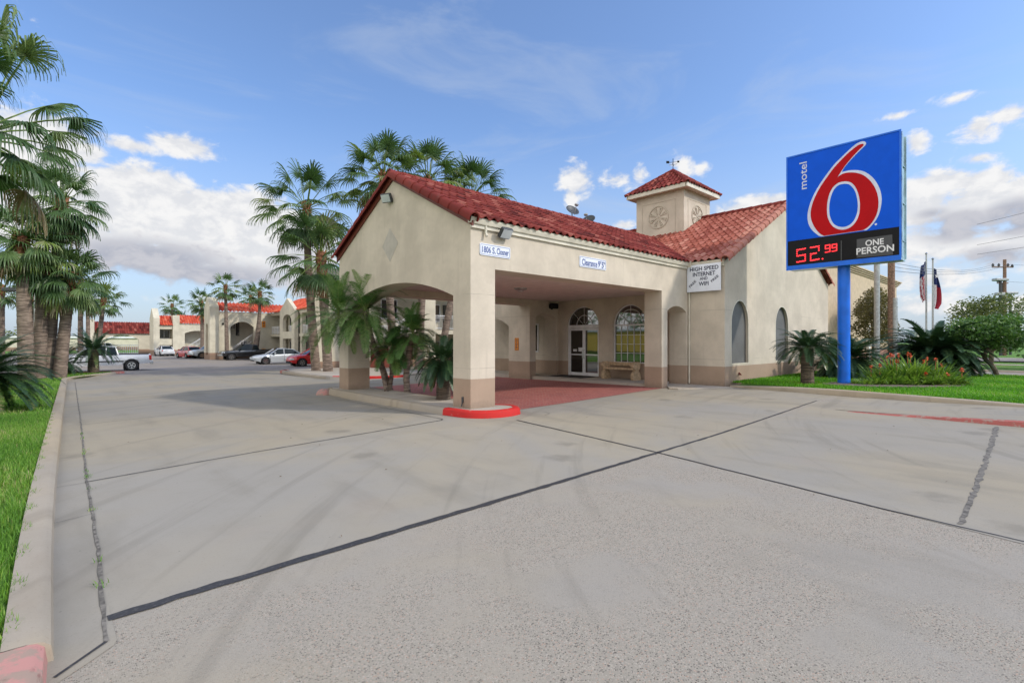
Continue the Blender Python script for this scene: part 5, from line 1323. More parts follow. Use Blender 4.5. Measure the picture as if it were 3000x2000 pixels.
def cycad(base, h, r, nf, Lf, seed, label, ll=.17, n=34, group='cycads', elmin=-28, arch=.75, wid=.010, elmax=80):
    base = Vector(base); e = empty('cycad', base, label, 'cycad', group); r_ = random.Random(seed)
    if h > .15: stubby_trunk(e, [base - UP * .1, base + UP * h * .5, base + UP * h], [r * 1.1, r, r * .95], 'cytrunk', seed)
    b = MB(); top = base + UP * h
    for i in range(nf):
        f = (i + .5) / nf; el = R(elmax - (elmax - elmin) * f ** .9 + r_.uniform(-6, 6)); az = i * 2.39996 + r_.uniform(-.2, .2)
        frond(b, top + Vector((math.cos(az), math.sin(az), 0)) * r * .5, az, el, Lf * r_.uniform(.85, 1.1), arch * r_.uniform(.8, 1.2), ll, n, r_.uniform(.1, .7) if f < .94 else .9, r_, wid, .35, .3)
    b.build('fronds', 'cycad', e, normals=False); return e
cycad((-8.72, 9.0, .08), .8, .22, 100, 1.55, 301, 'large dark cycad in the foreground at the left edge', ll=.22, n=64, elmin=-14, elmax=72, arch=.85, wid=.010)
cycad((-9.5, 12.6, .08), .9, .22, 60, 1.5, 302, 'second large cycad behind the one at the left edge', ll=.2, n=44, elmin=-30)
cycad((-6.85, 30.4, -.1), .5, .25, 60, 1.45, 303, 'dark cycad in front of the pickup front wheel', ll=.2, n=30, wid=.016)
cycad((-5.3, 31.0, -.1), 1.35, .27, 60, 1.5, 304, 'cycad with a bare trunk in front of the pickup door', ll=.2, n=30, wid=.016, elmin=-18)
cycad((12.01, -3.60, .17), 1.38, .20, 64, 1.08, 305, 'short trunked cycad left of the blue sign pole', ll=.17, n=36, wid=.011, elmin=-12, elmax=66, arch=.85)
cycad((17.2, -3.5, .17), .9, .3, 130, 1.9, 306, 'broad dark cycad behind the blue sign pole', ll=.24, n=44, wid=.016, elmin=-30, elmax=60, arch=.8)
cycad((21.4, -5.8, .17), 1.05, .35, 170, 2.0, 307, 'very wide dark cycad behind the flowering bed', ll=.30, n=50, wid=.020, elmin=-16, elmax=70, arch=.9)
# slender date palms on the island
def datepalm(base, stems, label, seed, nf=38, Lf=1.35, ll=.30):
    base = Vector(base); e = empty('date_palm', base, label, 'palm tree', 'date palms on the canopy island'); r_ = random.Random(seed)
    for P, r, nfs, L_ in stems:
        P = spline3(P, 5); n = len(P); b = MB(); rad = [r * (1.15 - .15 * min(1, i / 3) + .25 * max(0, i / n - .6)) for i in range(n)]
        tr_ = stubby_trunk(e, P, rad, 'trunk', seed, 'trunk')
        b = MB()
        for i in range(nfs):
            f = (i + .5) / nfs; el = R(84 - 125 * f ** 1.1 + r_.uniform(-8, 8)); az = i * 2.39996 + r_.uniform(-.3, .3)
            tn = r_.uniform(.1, .75)
            if r_.random() < .05: tn = .97
            frond(b, P[-1], az, el, L_ * r_.uniform(.85, 1.12), .9 * r_.uniform(.7, 1.3), ll, 50, tn, r_, .0078, .5, .5, .22)
        b.build('crown', 'date', e, normals=False)
    return e
datepalm((.75, 5.5, ISZ), [([(.72, 5.35, .1), (.60, 5.5, .9), (.35, 5.75, 1.65), (-.35, 6.65, 2.6)], .065, 46, 1.6), ([(1.15, 5.85, .1), (.70, 5.55, .9), (.45, 5.72, 1.7), (.20, 5.85, 2.75)], .07, 46, 1.6)], 'tall two-stemmed date palm leaning left against the gable', 401)
datepalm((1.2, 4.9, ISZ), [([(1.22, 4.9, .1), (1.22, 4.95, .9), (1.25, 4.65, 2.0)], .10, 40, 1.05), ], 'short date palm beside the two-stemmed one', 402)
datepalm((.95, 5.3, ISZ), [([(.95, 5.6, .1), (.98, 5.5, .7), (.92, 5.35, 1.5)], .07, 30, .95)], 'low date palm between the taller stems', 403)
cycad((.72, 2.15, ISZ), 1.12, .19, 62, .98, 404, 'cycad with shaggy trunk on the island beside the near pier', ll=.19, n=40, wid=.010, elmin=-55, arch=1.0)

# broad-leaved trees
def leaf_cloud(mb, lobes, n, ls, seed, tones=(.1, .8), shell=.55, cover=None):
    r_ = random.Random(seed); tot = sum(l[3] * l[4] * l[5] for l in lobes) if len(lobes[0]) > 4 else 0
    for L_ in lobes:
        cx_, cy_, cz_ = L_[:3]; rx, ry, rz = L_[3:6]; m = int(n * (rx * ry * rz) / tot)
        lt = r_.uniform(-.15, .15)
        for _ in range(m):
            d = Vector((r_.gauss(0, 1), r_.gauss(0, 1), r_.gauss(0, 1))).normalized(); rr__ = shell + (1 - shell) * r_.random() ** .6
            rr__ *= 1 + .30 * noise.noise(d * 2.2 + Vector((cx_, cy_, cz_)))
            if noise.noise(Vector((cx_ + d.x * rr__ * rx, cy_ + d.y * rr__ * ry, cz_ + d.z * rr__ * rz)) * (1.6 / max(.5, ls * 8))) < -.22: continue
            p = Vector((cx_ + d.x * rx * rr__, cy_ + d.y * ry * rr__, cz_ + d.z * rz * rr__))
            a = Vector((r_.uniform(-1, 1), r_.uniform(-1, 1), r_.uniform(-.8, .4))).normalized(); c = a.cross(Vector((r_.uniform(-1, 1), r_.uniform(-1, 1), r_.uniform(-1, 1)))).normalized()
            l = ls * r_.uniform(.7, 1.3); t = min(1, max(0, r_.uniform(*tones) + lt))
            mb.add([p, p + a * l * .5 + c * l * .28, p + a * l, p + a * l * .5 - c * l * .28], [(0, 1, 2, 3)], 0, t)
def tree(name, base, trunk, branches, lobes, n, ls, mat, seed, label, cat='tree', group=None, tones=(.1, .8), r=.12):
    base = Vector(base); e = empty(name, base, label, cat, group)
    if trunk:
        b = MB(); P = spline3(trunk, 5); b.tube(P, [r * (1.3 - .6 * i / len(P)) for i in range(len(P))], 9)
        for q in branches: b.tube(spline3(q, 4), [r * .5 * (1 - .7 * i / (4 * (len(q) - 1) + 1)) + .01 for i in range(4 * (len(q) - 1) + 1)], 6)
        b.build('trunk', 'bark', e, smooth='auto')
    b = MB(); leaf_cloud(b, lobes, n, ls, seed, tones); b.build('crown', mat, e, normals=False); return e
def autolobes(c, rad, nl, seed, fr=.5):
    r_ = random.Random(seed); out = [(c[0], c[1], c[2], rad[0] * .7, rad[1] * .7, rad[2] * .7)]
    for i in range(nl):
        d = Vector((r_.gauss(0, 1), r_.gauss(0, 1), r_.gauss(0, .8))).normalized(); k_ = r_.uniform(.45, .75); s_ = fr * r_.uniform(.7, 1.1)
        out.append((c[0] + d.x * rad[0] * k_, c[1] + d.y * rad[1] * k_, c[2] + d.z * rad[2] * k_, rad[0] * s_, rad[1] * s_, rad[2] * s_))
    return out
tb = (22.7, -7.75, .15)
tree('leafy_tree', tb, [tb, (22.55, -7.6, .7), (22.3, -7.35, 1.15), (22.6, -7.7, 1.8)], [[(22.3, -7.35, 1.1), (21.9, -7.0, 1.6), (21.5, -6.7, 2.0)], [(22.4, -7.5, 1.3), (23.0, -8.2, 1.8), (23.5, -8.6, 2.2)], [(22.4, -7.4, 1.2), (22.9, -7.2, 2.0), (23.2, -7.0, 2.7)]], autolobes((22.5, -7.6, 2.15), (1.75, 1.75, .95), 11, 5), 15000, .13, 'leaf', 501, 'small bushy green tree with bent trunk at the right edge of the lawn', group='small leafy trees', r=.085)
for i, (x, y, s_, lab) in enumerate(((33, -10.5, 1.2, 'green tree on the verge behind the bushy bent-trunk tree'), (33.5, -17, 1.1, 'leafy tree on the far verge at the right edge'), (46, -14, 1.5, 'dark tree beyond the verge under the utility pole'))):
    tree('leafy_tree', (x, y, .1), [(x, y, .1), (x + .1, y, 1.0), (x, y + .1, 1.8)], [], autolobes((x, y, 1.9 + .6 * s_), (1.9 * s_, 1.9 * s_, 1.1 * s_), 9, 20 + i), 5000, .22, 'leaf', 510 + i, lab, group='small leafy trees')
ot = (31.5, -1.6, .1)
tree('olive_tree', ot, [ot, (31.4, -1.5, 1.2), (31.6, -1.6, 2.4)], [[(31.4, -1.5, 1.0), (30.6, -1.6, 2.6), (30.2, -1.4, 4.2)], [(31.5, -1.5, 1.2), (32.2, -1.5, 2.6), (32.9, -1.6, 4.0)], [(31.5, -1.6, 2.2), (31.7, -1.4, 3.6), (31.5, -1.5, 5.0)]], autolobes((31.9, -1.5, 3.4), (3.9, 1.4, 2.5), 20, 7, .36), 11000, .14, 'leaf_brown', 520, 'tall thin olive-brown tree in front of the tan building')
tree('pale_tree', (46, -6, 0), [(46, -6, 0), (46, -6, 2), (46, -6, 3.2)], [], autolobes((46, -6, 4.0), (2.9, 2.9, 2.1), 9, 8), 5200, .2, 'leaf_far', 521, 'pale wispy tree between the tan building and the flagpoles', tones=(.3, .9))
M['leaf_grey'] = leaf_mat('grey_leaf', [(0, (.09, .11, .06)), (.6, (.20, .22, .13)), (1, (.32, .34, .2))])
def hedge(name, boxes, n, ls, mat, seed, label, cat='hedge'):
    b = MB(); leaf_cloud(b, boxes, n, ls, seed, (.15, .9)); o = b.build(name, mat, normals=False); return tag(o, label, cat)
r_ = random.Random(3)
b = MB(); leaf_cloud(b, [(62 + r_.uniform(-4, 4), -16 - i * 3.2, 2.2 + r_.uniform(-.6, .9), 3, 3, 2.4 + r_.uniform(-.6, .6)) for i in range(14)] + [(50 + r_.uniform(-3, 3), -9 - i * 2.6, 1.9 + r_.uniform(-.4, .7), 2, 2, 1.9) for i in range(7)], 26000, .32, 71, (.0, .6)); o = b.build('distant_wood', 'leaf', normals=False); tag(o, 'dark band of trees along the horizon beyond the right lawn', 'trees', kind='stuff')
b = MB(); leaf_cloud(b, [(-45 + i * 4.2, 165 + r_.uniform(-6, 6), 1.6 + r_.uniform(-.8, .8) + (2.5 if 14 < i < 22 else 0), 4, 4, 2.8 + r_.uniform(-.5, .8)) for i in range(30)], 26000, .6, 72, (.3, 1)); o = b.build('distant_wood', 'leaf_far', normals=False); tag(o, 'yellow green treeline along the far left horizon', 'trees', kind='stuff')
b = MB(); leaf_cloud(b, [(-62, -5 + i * 6.5, 4 + r_.uniform(-1, 2), 5, 5, 4.5) for i in range(14)], 9000, .8, 73, (.2, 1)); o = b.build('distant_wood', 'leaf', normals=False); tag(o, 'trees across the street to the left, mirrored in the lobby glass', 'trees', kind='stuff')
# bed of strap-leaved plants with orange flowers
def strap_plant(c, nl, Lf, seed, label, tones=(.2, .9), fl=0, hgt=1.0):
    c = Vector(c); e = empty('flowering_shrub', c, label, 'shrub', 'plants in the flower bed'); r_ = random.Random(seed); b = MB()
    for i in range(nl):
        az = r_.uniform(0, 6.283); el = R(r_.uniform(8, 74)); o = c + Vector((math.cos(az), math.sin(az), 0)) * r_.uniform(0, .28)
        d = Vector((math.cos(el) * math.cos(az), math.cos(el) * math.sin(az), math.sin(el))); p = o; l = Lf * r_.uniform(.6, 1.1) * (hgt if el > 1 else 1)
        w = .026; s = d.cross(UP).normalized() if abs(d.z) < .99 else Vector((1, 0, 0)); vs = []
        tn = r_.uniform(*tones)
        for k_, ww in enumerate((.7, 1, 1, .8, .1)):
            vs += [p + s * w * ww, p - s * w * ww]; d = (d - UP * .24).normalized(); p = p + d * l / 4.5
        b.add(vs, [(2 * q, 2 * q + 1, 2 * q + 3, 2 * q + 2) for q in range(4)], 0, tn)
        if r_.random() < .55:
            q = (Vector(vs[4]) + Vector(vs[5])) / 2
            for _ in range(3):
                a = Vector((r_.uniform(-1, 1), r_.uniform(-1, 1), r_.uniform(-.2, 1))).normalized(); cc = a.cross(UP); cc = cc.normalized() if cc.length > .01 else Vector((1, 0, 0))
                b.add([q, q + a * .06 + cc * .02, q + a * .13, q + a * .06 - cc * .02], [(0, 1, 2, 3)], 0, min(1, tn + .1))
    b.build('leaves', 'fern', e, normals=False)
    for _ in range(fl):
        b = MB(); az = r_.uniform(0, 6.283); q = c + Vector((math.cos(az) * r_.uniform(0, .45), math.sin(az) * r_.uniform(0, .45), Lf * hgt * r_.uniform(.55, .78)))
        b.tube([q - UP * .35, q], .006, 4, tone=.3)
        for i in range(16):
            a = Vector((r_.gauss(0, 1), r_.gauss(0, 1), r_.gauss(0, 1))).normalized(); cc = a.cross(UP).normalized()
            b.add([q, q + a * .05 + cc * .03, q + a * .09, q + a * .05 - cc * .03], [(0, 1, 2, 3)], 0, .5)
        b.build('flower_head', 'flower', e, normals=False)
SP = [((13.25, -5.02, .18), 'low pale green clump nearest the blue pole at the left end of the bed', 0, .62, .7), ((13.6, -5.35, .18), 'front clump second from the blue pole', 0, .7, .75), ((13.95, -5.75, .18), 'front clump in the middle of the bed', 0, .72, .85), ((14.3, -6.2, .18), 'front clump right of the middle of the bed', 1, .75, .9),
      ((14.75, -6.65, .18), 'front clump near the right end of the bed', 0, .78, .9), ((15.3, -7.0, .18), 'rightmost arching bright clump of the bed', 2, .8, .95), ((14.4, -5.2, .18), 'rear clump behind the second front clump', 2, .8, 1.1), ((15.0, -5.6, .18), 'rear clump with red flower heads on top', 5, .95, 1.4),
      ((15.4, -6.1, .18), 'tall rear clump with orange flower heads', 3, .95, 1.45), ((15.9, -6.6, .18), 'rear right clump with a single orange head', 3, .9, 1.25)]
for i, (p, lab, fl, Lf, hg) in enumerate(SP): strap_plant((p[0] - .1, p[1], p[2]), 520, Lf * 1.12, 600 + i, lab, fl=fl, hgt=hg, tones=(.0, .8))
b = MB(); P = [(13.6 + .678 * 1.1 * math.cos(t) + .735 * 2.3 * math.sin(t), -5.7 + .735 * 1.1 * math.cos(t) - .678 * 2.3 * math.sin(t)) for t in [i * math.pi / 12 for i in range(24)]]
b.poly(lambda a, c, d: (a, c, gz(a, c) + .20 - d), P, .1); tag(b.build('flower_bed_soil', 'soil'), kind='structure')

# ---------------------------------------------------------------- grass
def blades(name, pts, h, w, seed, mat, label):
    rs = np.random.RandomState(seed); n = len(pts); P = np.array(pts)
    az = rs.uniform(0, 2 * np.pi, n); lean = rs.uniform(.05, .75, n) * h; hh = h * rs.uniform(.5, 1.25, n); ww = w * rs.uniform(.7, 1.3, n)
    dx, dy = np.cos(az), np.sin(az); sxx, syy = -dy * ww / 2, dx * ww / 2
    v = np.zeros((n, 5, 3))
    v[:, 0] = P + np.stack([sxx, syy, 0 * sxx], 1); v[:, 1] = P - np.stack([sxx, syy, 0 * sxx], 1)
    m_ = P + np.stack([dx * lean * .35, dy * lean * .35, hh * .6], 1)
    v[:, 2] = m_ - np.stack([sxx, syy, 0 * sxx], 1) * .8; v[:, 3] = m_ + np.stack([sxx, syy, 0 * sxx], 1) * .8
    v[:, 4] = P + np.stack([dx * lean, dy * lean, hh], 1)
    me = bpy.data.meshes.new(name); me.vertices.add(n * 5); me.vertices.foreach_set('co', v.ravel())
    base = np.arange(n)[:, None] * 5
    li = np.concatenate([base + np.array([[0, 1, 2, 3]]), base + np.array([[3, 2, 4]])], 1).ravel()
    me.loops.add(n * 7); me.loops.foreach_set('vertex_index', li)
    ls = np.zeros((n, 2), int); ls[:, 0] = np.arange(n) * 7; ls[:, 1] = ls[:, 0] + 4
    me.polygons.add(n * 2); me.polygons.foreach_set('loop_start', ls.ravel())
    me.update(calc_edges=True); me.validate()
    tn = np.repeat(np.clip(rs.normal(.45, .25, n) + .25 * np.sin(P[:, 0] * 1.7) * np.sin(P[:, 1] * 1.3), 0, 1), 2)
    a = me.attributes.new('tone', 'FLOAT', 'FACE'); a.data.foreach_set('value', tn)
    me.materials.append(M[mat]); o = bpy.data.objects.new(name, me); col.objects.link(o)
    return tag(o, label, 'grass', kind='stuff')
rs = np.random.RandomState(5)
def scatter(n, x0, x1, y0, y1, fn, z):
    xs_ = rs.uniform(x0, x1, n); ys_ = rs.uniform(y0, y1, n); out = []
    for x, y in zip(xs_, ys_):
        if fn(x, y): out.append((x, y, gz(x, y) + z))
    return out
blades('lawn_grass', scatter(85000, -9.3, -7.2, -7.2, 7, lambda x, y: x < (KX(y) if y > -5.75 else -7.46 - .55 * (-5.75 - y) ** 1.6) - .20 + .05 * math.sin(y * 9), .07), .085, .007, 1, 'grass', 'bright lawn grass beside the long left kerb, near part')
blades('lawn_grass', scatter(80000, -12, -4.4, 7, 32, lambda x, y: (x < KX(y) - .2) if y < 24.6 else x < -6.80 + (y - 24.6) * .42 - .1, .07), .075, .014, 2, 'grass', 'bright lawn grass around the left palms')
def inl(x, y):
    xr = np.interp(-y, [1.5, 2.8, 4.8, 6.9, 9, 12, 16], [10.9, 10.72, 10.45, 10.05, 9.6, 8.6, 6.9]); return x > xr and (y < -1.45) and not (((x - 13.55) * .678 + (y + 5.7) * .735) ** 2 / .9 + ((x - 13.55) * .735 - (y + 5.7) * .678) ** 2 / 4.2 < 1)
blades('lawn_grass', scatter(120000, 9.4, 23.2, -12, -1.4, inl, .135), .085, .018, 3, 'grass2', 'bright green lawn grass around the sign and flower bed')
wd = []
for _ in range(15):
    y = rs.uniform(-5.2, 4); x = float(np.interp(y, [-5.73, -3.83, -1.22, 5.83], [-7.2, -7.13, -7.08, -6.88])); 
    for _ in range(7): wd.append((x + rs.normal(0, .025), y + rs.normal(0, .03), .006))
blades('weeds', wd, .045, .006, 4, 'grass', 'small dry weeds growing in the gutter joint by the left kerb')
b = MB()
for i in range(70):
    x = rs.uniform(-6.5, 9); y = rs.uniform(-9, 9); s_ = rs.uniform(.012, .03)
    if x > -.6 and y > -1: continue
    a = rs.uniform(0, 6); b.add([(x, y, gz(x, y) + .012), (x + s_ * math.cos(a), y + s_ * math.sin(a), gz(x, y) + .02), (x + s_ * 1.5 * math.cos(a + .5), y + s_ * 1.5 * math.sin(a + .5), gz(x, y) + .012)], [(0, 1, 2)])
M['litter'] = plain('dead_leaf', (.14, .09, .05), .9, vary=.3); tag(b.build('fallen_leaves', 'litter'), 'scattered tiny dead leaves on the drive', 'leaves', kind='stuff')

# ---------------------------------------------------------------- poles, flags, wires
def pole(name, base, h, r, mat, label, cat, group=None, r1=None):
    e = empty(name, base, label, cat, group); b = MB(); B = Vector(base); b.tube([B - UP * .1, B + UP * h * .5, B + UP * h], [r, (r + (r1 or r)) / 2, r1 or r], 14); b.build('pole', mat, e, smooth='auto'); return e
pole('steel_pole', (28.8, -2.2, .1), 6.9, .15, 'galv', 'pale steel pole behind the sign, left of the wooden one', 'pole')
e = pole('utility_pole', (29.6, -2.75, .1), 7.0, .18, 'wood', 'wooden pole with grey steel lower half behind the sign', 'utility pole', 'utility poles')
b = MB(); b.tube([(29.55, -2.93, .1), (29.55, -2.93, 4.35)], .13, 10); b.build('guard', 'galv', e)
up = (-7.46 + 60 * (.678 + .9759 * .735), -9.545 + 60 * (.735 - .9759 * .678), 0)
e = pole('utility_pole', up, 11.5, .2, 'wood', 'tall wooden power pole with a cross arm near the right edge', 'utility pole', 'utility poles', r1=.16)
U = Vector(up); rdir = Vector((.735, -.678, 0)); 
b = MB(); b.tube([U + UP * 10.6 - rdir * 1.5, U + UP * 10.6 + rdir * 1.0], .08, 6); b.tube([U + UP * 8.7 - rdir * .9, U + UP * 8.7 + rdir * .4], .07, 6); b.build('cross_arm', 'wood', e)
for k_, (o, z) in enumerate(((-1.4, 10.7), (-.7, 10.7), (.4, 10.7), (.9, 10.6), (-.8, 8.8))):
    b = MB(); q = U + rdir * o + UP * z; b.tube([q, q + UP * .15, q + UP * .35], [.1, .14, .05], 8); b.build('insulator', 'darkmetal', e)
for i, (kx, h, T, lab) in enumerate(((.9672, 9.0, 60, 'thin pole with a lamp box just left of the power pole'), (.9725, 8.9, 62, 'thin plain pole touching the power pole'), (.987, 7.8, 64, 'lamp post just right of the power pole'))):
    bs = (-7.46 + T * (.678 + kx * .735), -9.545 + T * (.735 - kx * .678), 0)
    e = pole('lamp_post', bs, h, .14, 'darkmetal', lab, 'lamp post', 'lamp posts at the right horizon')
    if i != 1:
        b = MB(); b.cbox(Vector(bs) + UP * (h + .1), (1.5, .7, .3), Matrix.Rotation(R(-42), 3, 'Z'), ch=.05)
        if i == 0: b.cbox(Vector(bs) + UP * (h - 1.6), (1.1, .5, .35), Matrix.Rotation(R(-42), 3, 'Z'), ch=.05)
        b.build('lamp_head', 'galv', e)
def flag(px_k, T, top, label, cols_, mirror, sw_, group='flagpoles'):
    bs = Vector((-7.46 + T * (.678 + px_k * .735), -9.545 + T * (.735 - px_k * .678), 0))
    e = pole('flagpole', bs, top, .11, 'galv', label[0], 'flagpole', group, r1=.07)
    b = MB(); b.tube([bs + UP * top, bs + UP * (top + .15), bs + UP * (top + .25)], [.06, .13, .03], 8); b.build('finial', 'chrome', e)
    f = empty('flag', bs + UP * (top - .8), label[1], 'flag', 'limp flags on the poles'); 
    nx, nz = 14, 26; H = 4.2; W = .85; grids = {}
    def P(i, j):
        u, v = i / nx, j / nz
        off = W * (.12 + .88 * math.sin(min(1, .25 + v * .8) * math.pi * .60)) * u * (1 if v < .85 else 1 - (v - .85) * 3)
        dep = .16 * math.sin(u * 9 + v * 3) * (.3 + u)
        q = bs + rdir * (off * sw_ + .10 * sw_) + Vector((.678, .735, 0)) * dep + UP * (top - .7 - H * v * (1 - .06 * u) - u * .55)
        return q
    mats = ['flagred', 'flagwhite', 'flagblue']; b = MB()
    for i in range(nx):
        for j in range(nz):
            b.add([P(i, j), P(i + 1, j), P(i + 1, j + 1), P(i, j + 1)], [(0, 1, 2, 3)], cols_(i, j, nx, nz))
    if label[2]:
        for si in range(5):
            for sj in range(5):
                q = (P(2 + si * 2, 1 + sj) + P(3 + si * 2, 2 + sj)) / 2 - Vector((.678, .735, 0)) * .03
                b.add([q + rdir * .03, q + UP * .04, q - rdir * .03, q - UP * .04], [(0, 1, 2, 3)], 1)
    else:
        q = (P(6, 3) + P(8, 6)) / 2 - Vector((.678, .735, 0)) * .05; pts = []
        for s_ in range(10):
            a = math.pi / 2 + s_ * math.pi / 5; rr__ = .28 if s_ % 2 == 0 else .11; pts.append(q + rdir * math.cos(a) * rr__ + UP * math.sin(a) * rr__)
        b.add(pts + [q], [(k_, (k_ + 1) % 10, 10) for k_ in range(10)], 1)
    o = b.build('cloth', mats, f)
def us(i, j, nx, nz):
    if j < nz * .34 and i < nx * .95: return 2
    return 0 if (i + int(j * .28)) % 4 < 2 else 1
def tx(i, j, nx, nz):
    if j < nz * .42: return 2
    return 1 if i < nx * .30 else 0
flag(.8207, 55, 11.2, ('taller flagpole on the left of the pair', 'limp red and white striped flag with a starred blue corner', True), us, 1, -.9)
flag(.8336, 53, 10.3, ('shorter flagpole on the right of the pair', 'limp blue white and red flag on the right pole', False), tx, 1, .8)
# lamp post among the left palms
e = pole('lamp_post', (-8.0, 41, -.3), 7.6, .11, 'galv', 'grey lamp post between the thick palm trunks', 'lamp post')
b = MB(); b.cbox((-9.3, 42.2, 5.55), (1.0, .6, .3), Matrix.Rotation(R(-42), 3, 'Z'), ch=.06); b.tube([(-8, 41, 5.5), (-9.3, 42.2, 5.55)], .04, 6); b.build('lamp_head', 'darkmetal', e)
# power lines
def cable(p, q, sag, label, r=.014):
    p, q = Vector(p), Vector(q); n = 24; b = MB(); b.tube([p.lerp(q, i / n) - UP * sag * 4 * (i / n) * (1 - i / n) for i in range(n + 1)], r, 5); tag(b.build('power_line', 'wire'), label, 'cable', 'overhead power lines')
A = Vector((29.6, -2.75, 6.6))
for i, (o, z, lab) in enumerate(((-1.4, 10.9, 'top cable from the power pole towards the sign'), (-.7, 10.9, 'second cable from the power pole towards the sign'), (.4, 10.9, 'third cable from the power pole towards the sign'))):
    cable(U + rdir * o + UP * z, A + UP * (-.1 - .25 * i) , .6, lab)
for i, (z, lab) in enumerate(((10.95, 'cable running right from the power pole, highest of three'), (8.9, 'cable running right from the power pole, middle of three'), (6.2, 'cable running right from the power pole, lowest of three'))):
    cable(U + UP * z, U + UP * (z + .6) + rdir * 40, .8, lab)
for i, (x0, y0, z0, x1, y1, z1, lab) in enumerate(((36, -6, 9.2, 56, -40, 21, 'long cable climbing to the right behind the sign, uppermost'), (36, -6, 7.9, 56, -40, 17.2, 'long cable climbing to the right behind the sign, second from top'), (36, -6, 7.3, 56, -40, 15.2, 'long cable climbing to the right behind the sign, lowest'))):
    cable((x0, y0, z0), (x1, y1, z1), .7, lab, .011)
e = empty('lamp_post', (-1.2, 120, 0), 'tiny distant lamp post above the left treeline', 'lamp post'); B = Vector((-11.5, 130, 0)); b = MB(); b.tube([B, B + UP * 4.6], .1, 6); b.tube([B + UP * 4.6 - rdir * .8, B + UP * 4.6 + rdir * .8], .1, 5); b.build('pole', 'galv', e)

# ---------------------------------------------------------------- sky, sun, camera
SUNDIR = Vector((.50, -.80, 0)).normalized() * math.cos(R(38)) + UP * math.sin(R(38))
w = bpy.data.worlds.new('World'); scene.world = w; w.use_nodes = True; nt = w.node_tree
bg = nt.nodes['Background']
sky = N(nt, 'ShaderNodeTexSky'); sky.sky_type = 'NISHITA'; sky.sun_disc = False; sky.sun_elevation = R(38); sky.sun_rotation = math.atan2(SUNDIR.x, SUNDIR.y)
sky.air_density = 1.0; sky.dust_density = 1.6; sky.ozone_density = 1.6; sky.altitude = 30
tc = N(nt, 'ShaderNodeTexCoord'); dirv = tc.outputs['Generated']
sp = N(nt, 'ShaderNodeSeparateXYZ'); L(nt, dirv, sp.inputs[0])
az = mathn(nt, 'ARCTAN2', sp.outputs[0], sp.outputs[1]); el = mathn(nt, 'ARCSINE', sp.outputs[2])
cv = N(nt, 'ShaderNodeCombineXYZ'); L(nt, mathn(nt, 'MULTIPLY', az, 180 / math.pi), cv.inputs[0]); L(nt, mathn(nt, 'MULTIPLY', el, 180 / math.pi), cv.inputs[1])
cvn = N(nt, 'ShaderNodeVectorMath', operation='MULTIPLY'); L(nt, cv.outputs[0], cvn.inputs[0]); cvn.inputs[1].default_value = (1, 1.5, 1)
nz1 = noise_n(nt, cvn.outputs[0], .42, 9, .6, .25)
nz2 = noise_n(nt, cvn.outputs[0], .085, 4, .5)
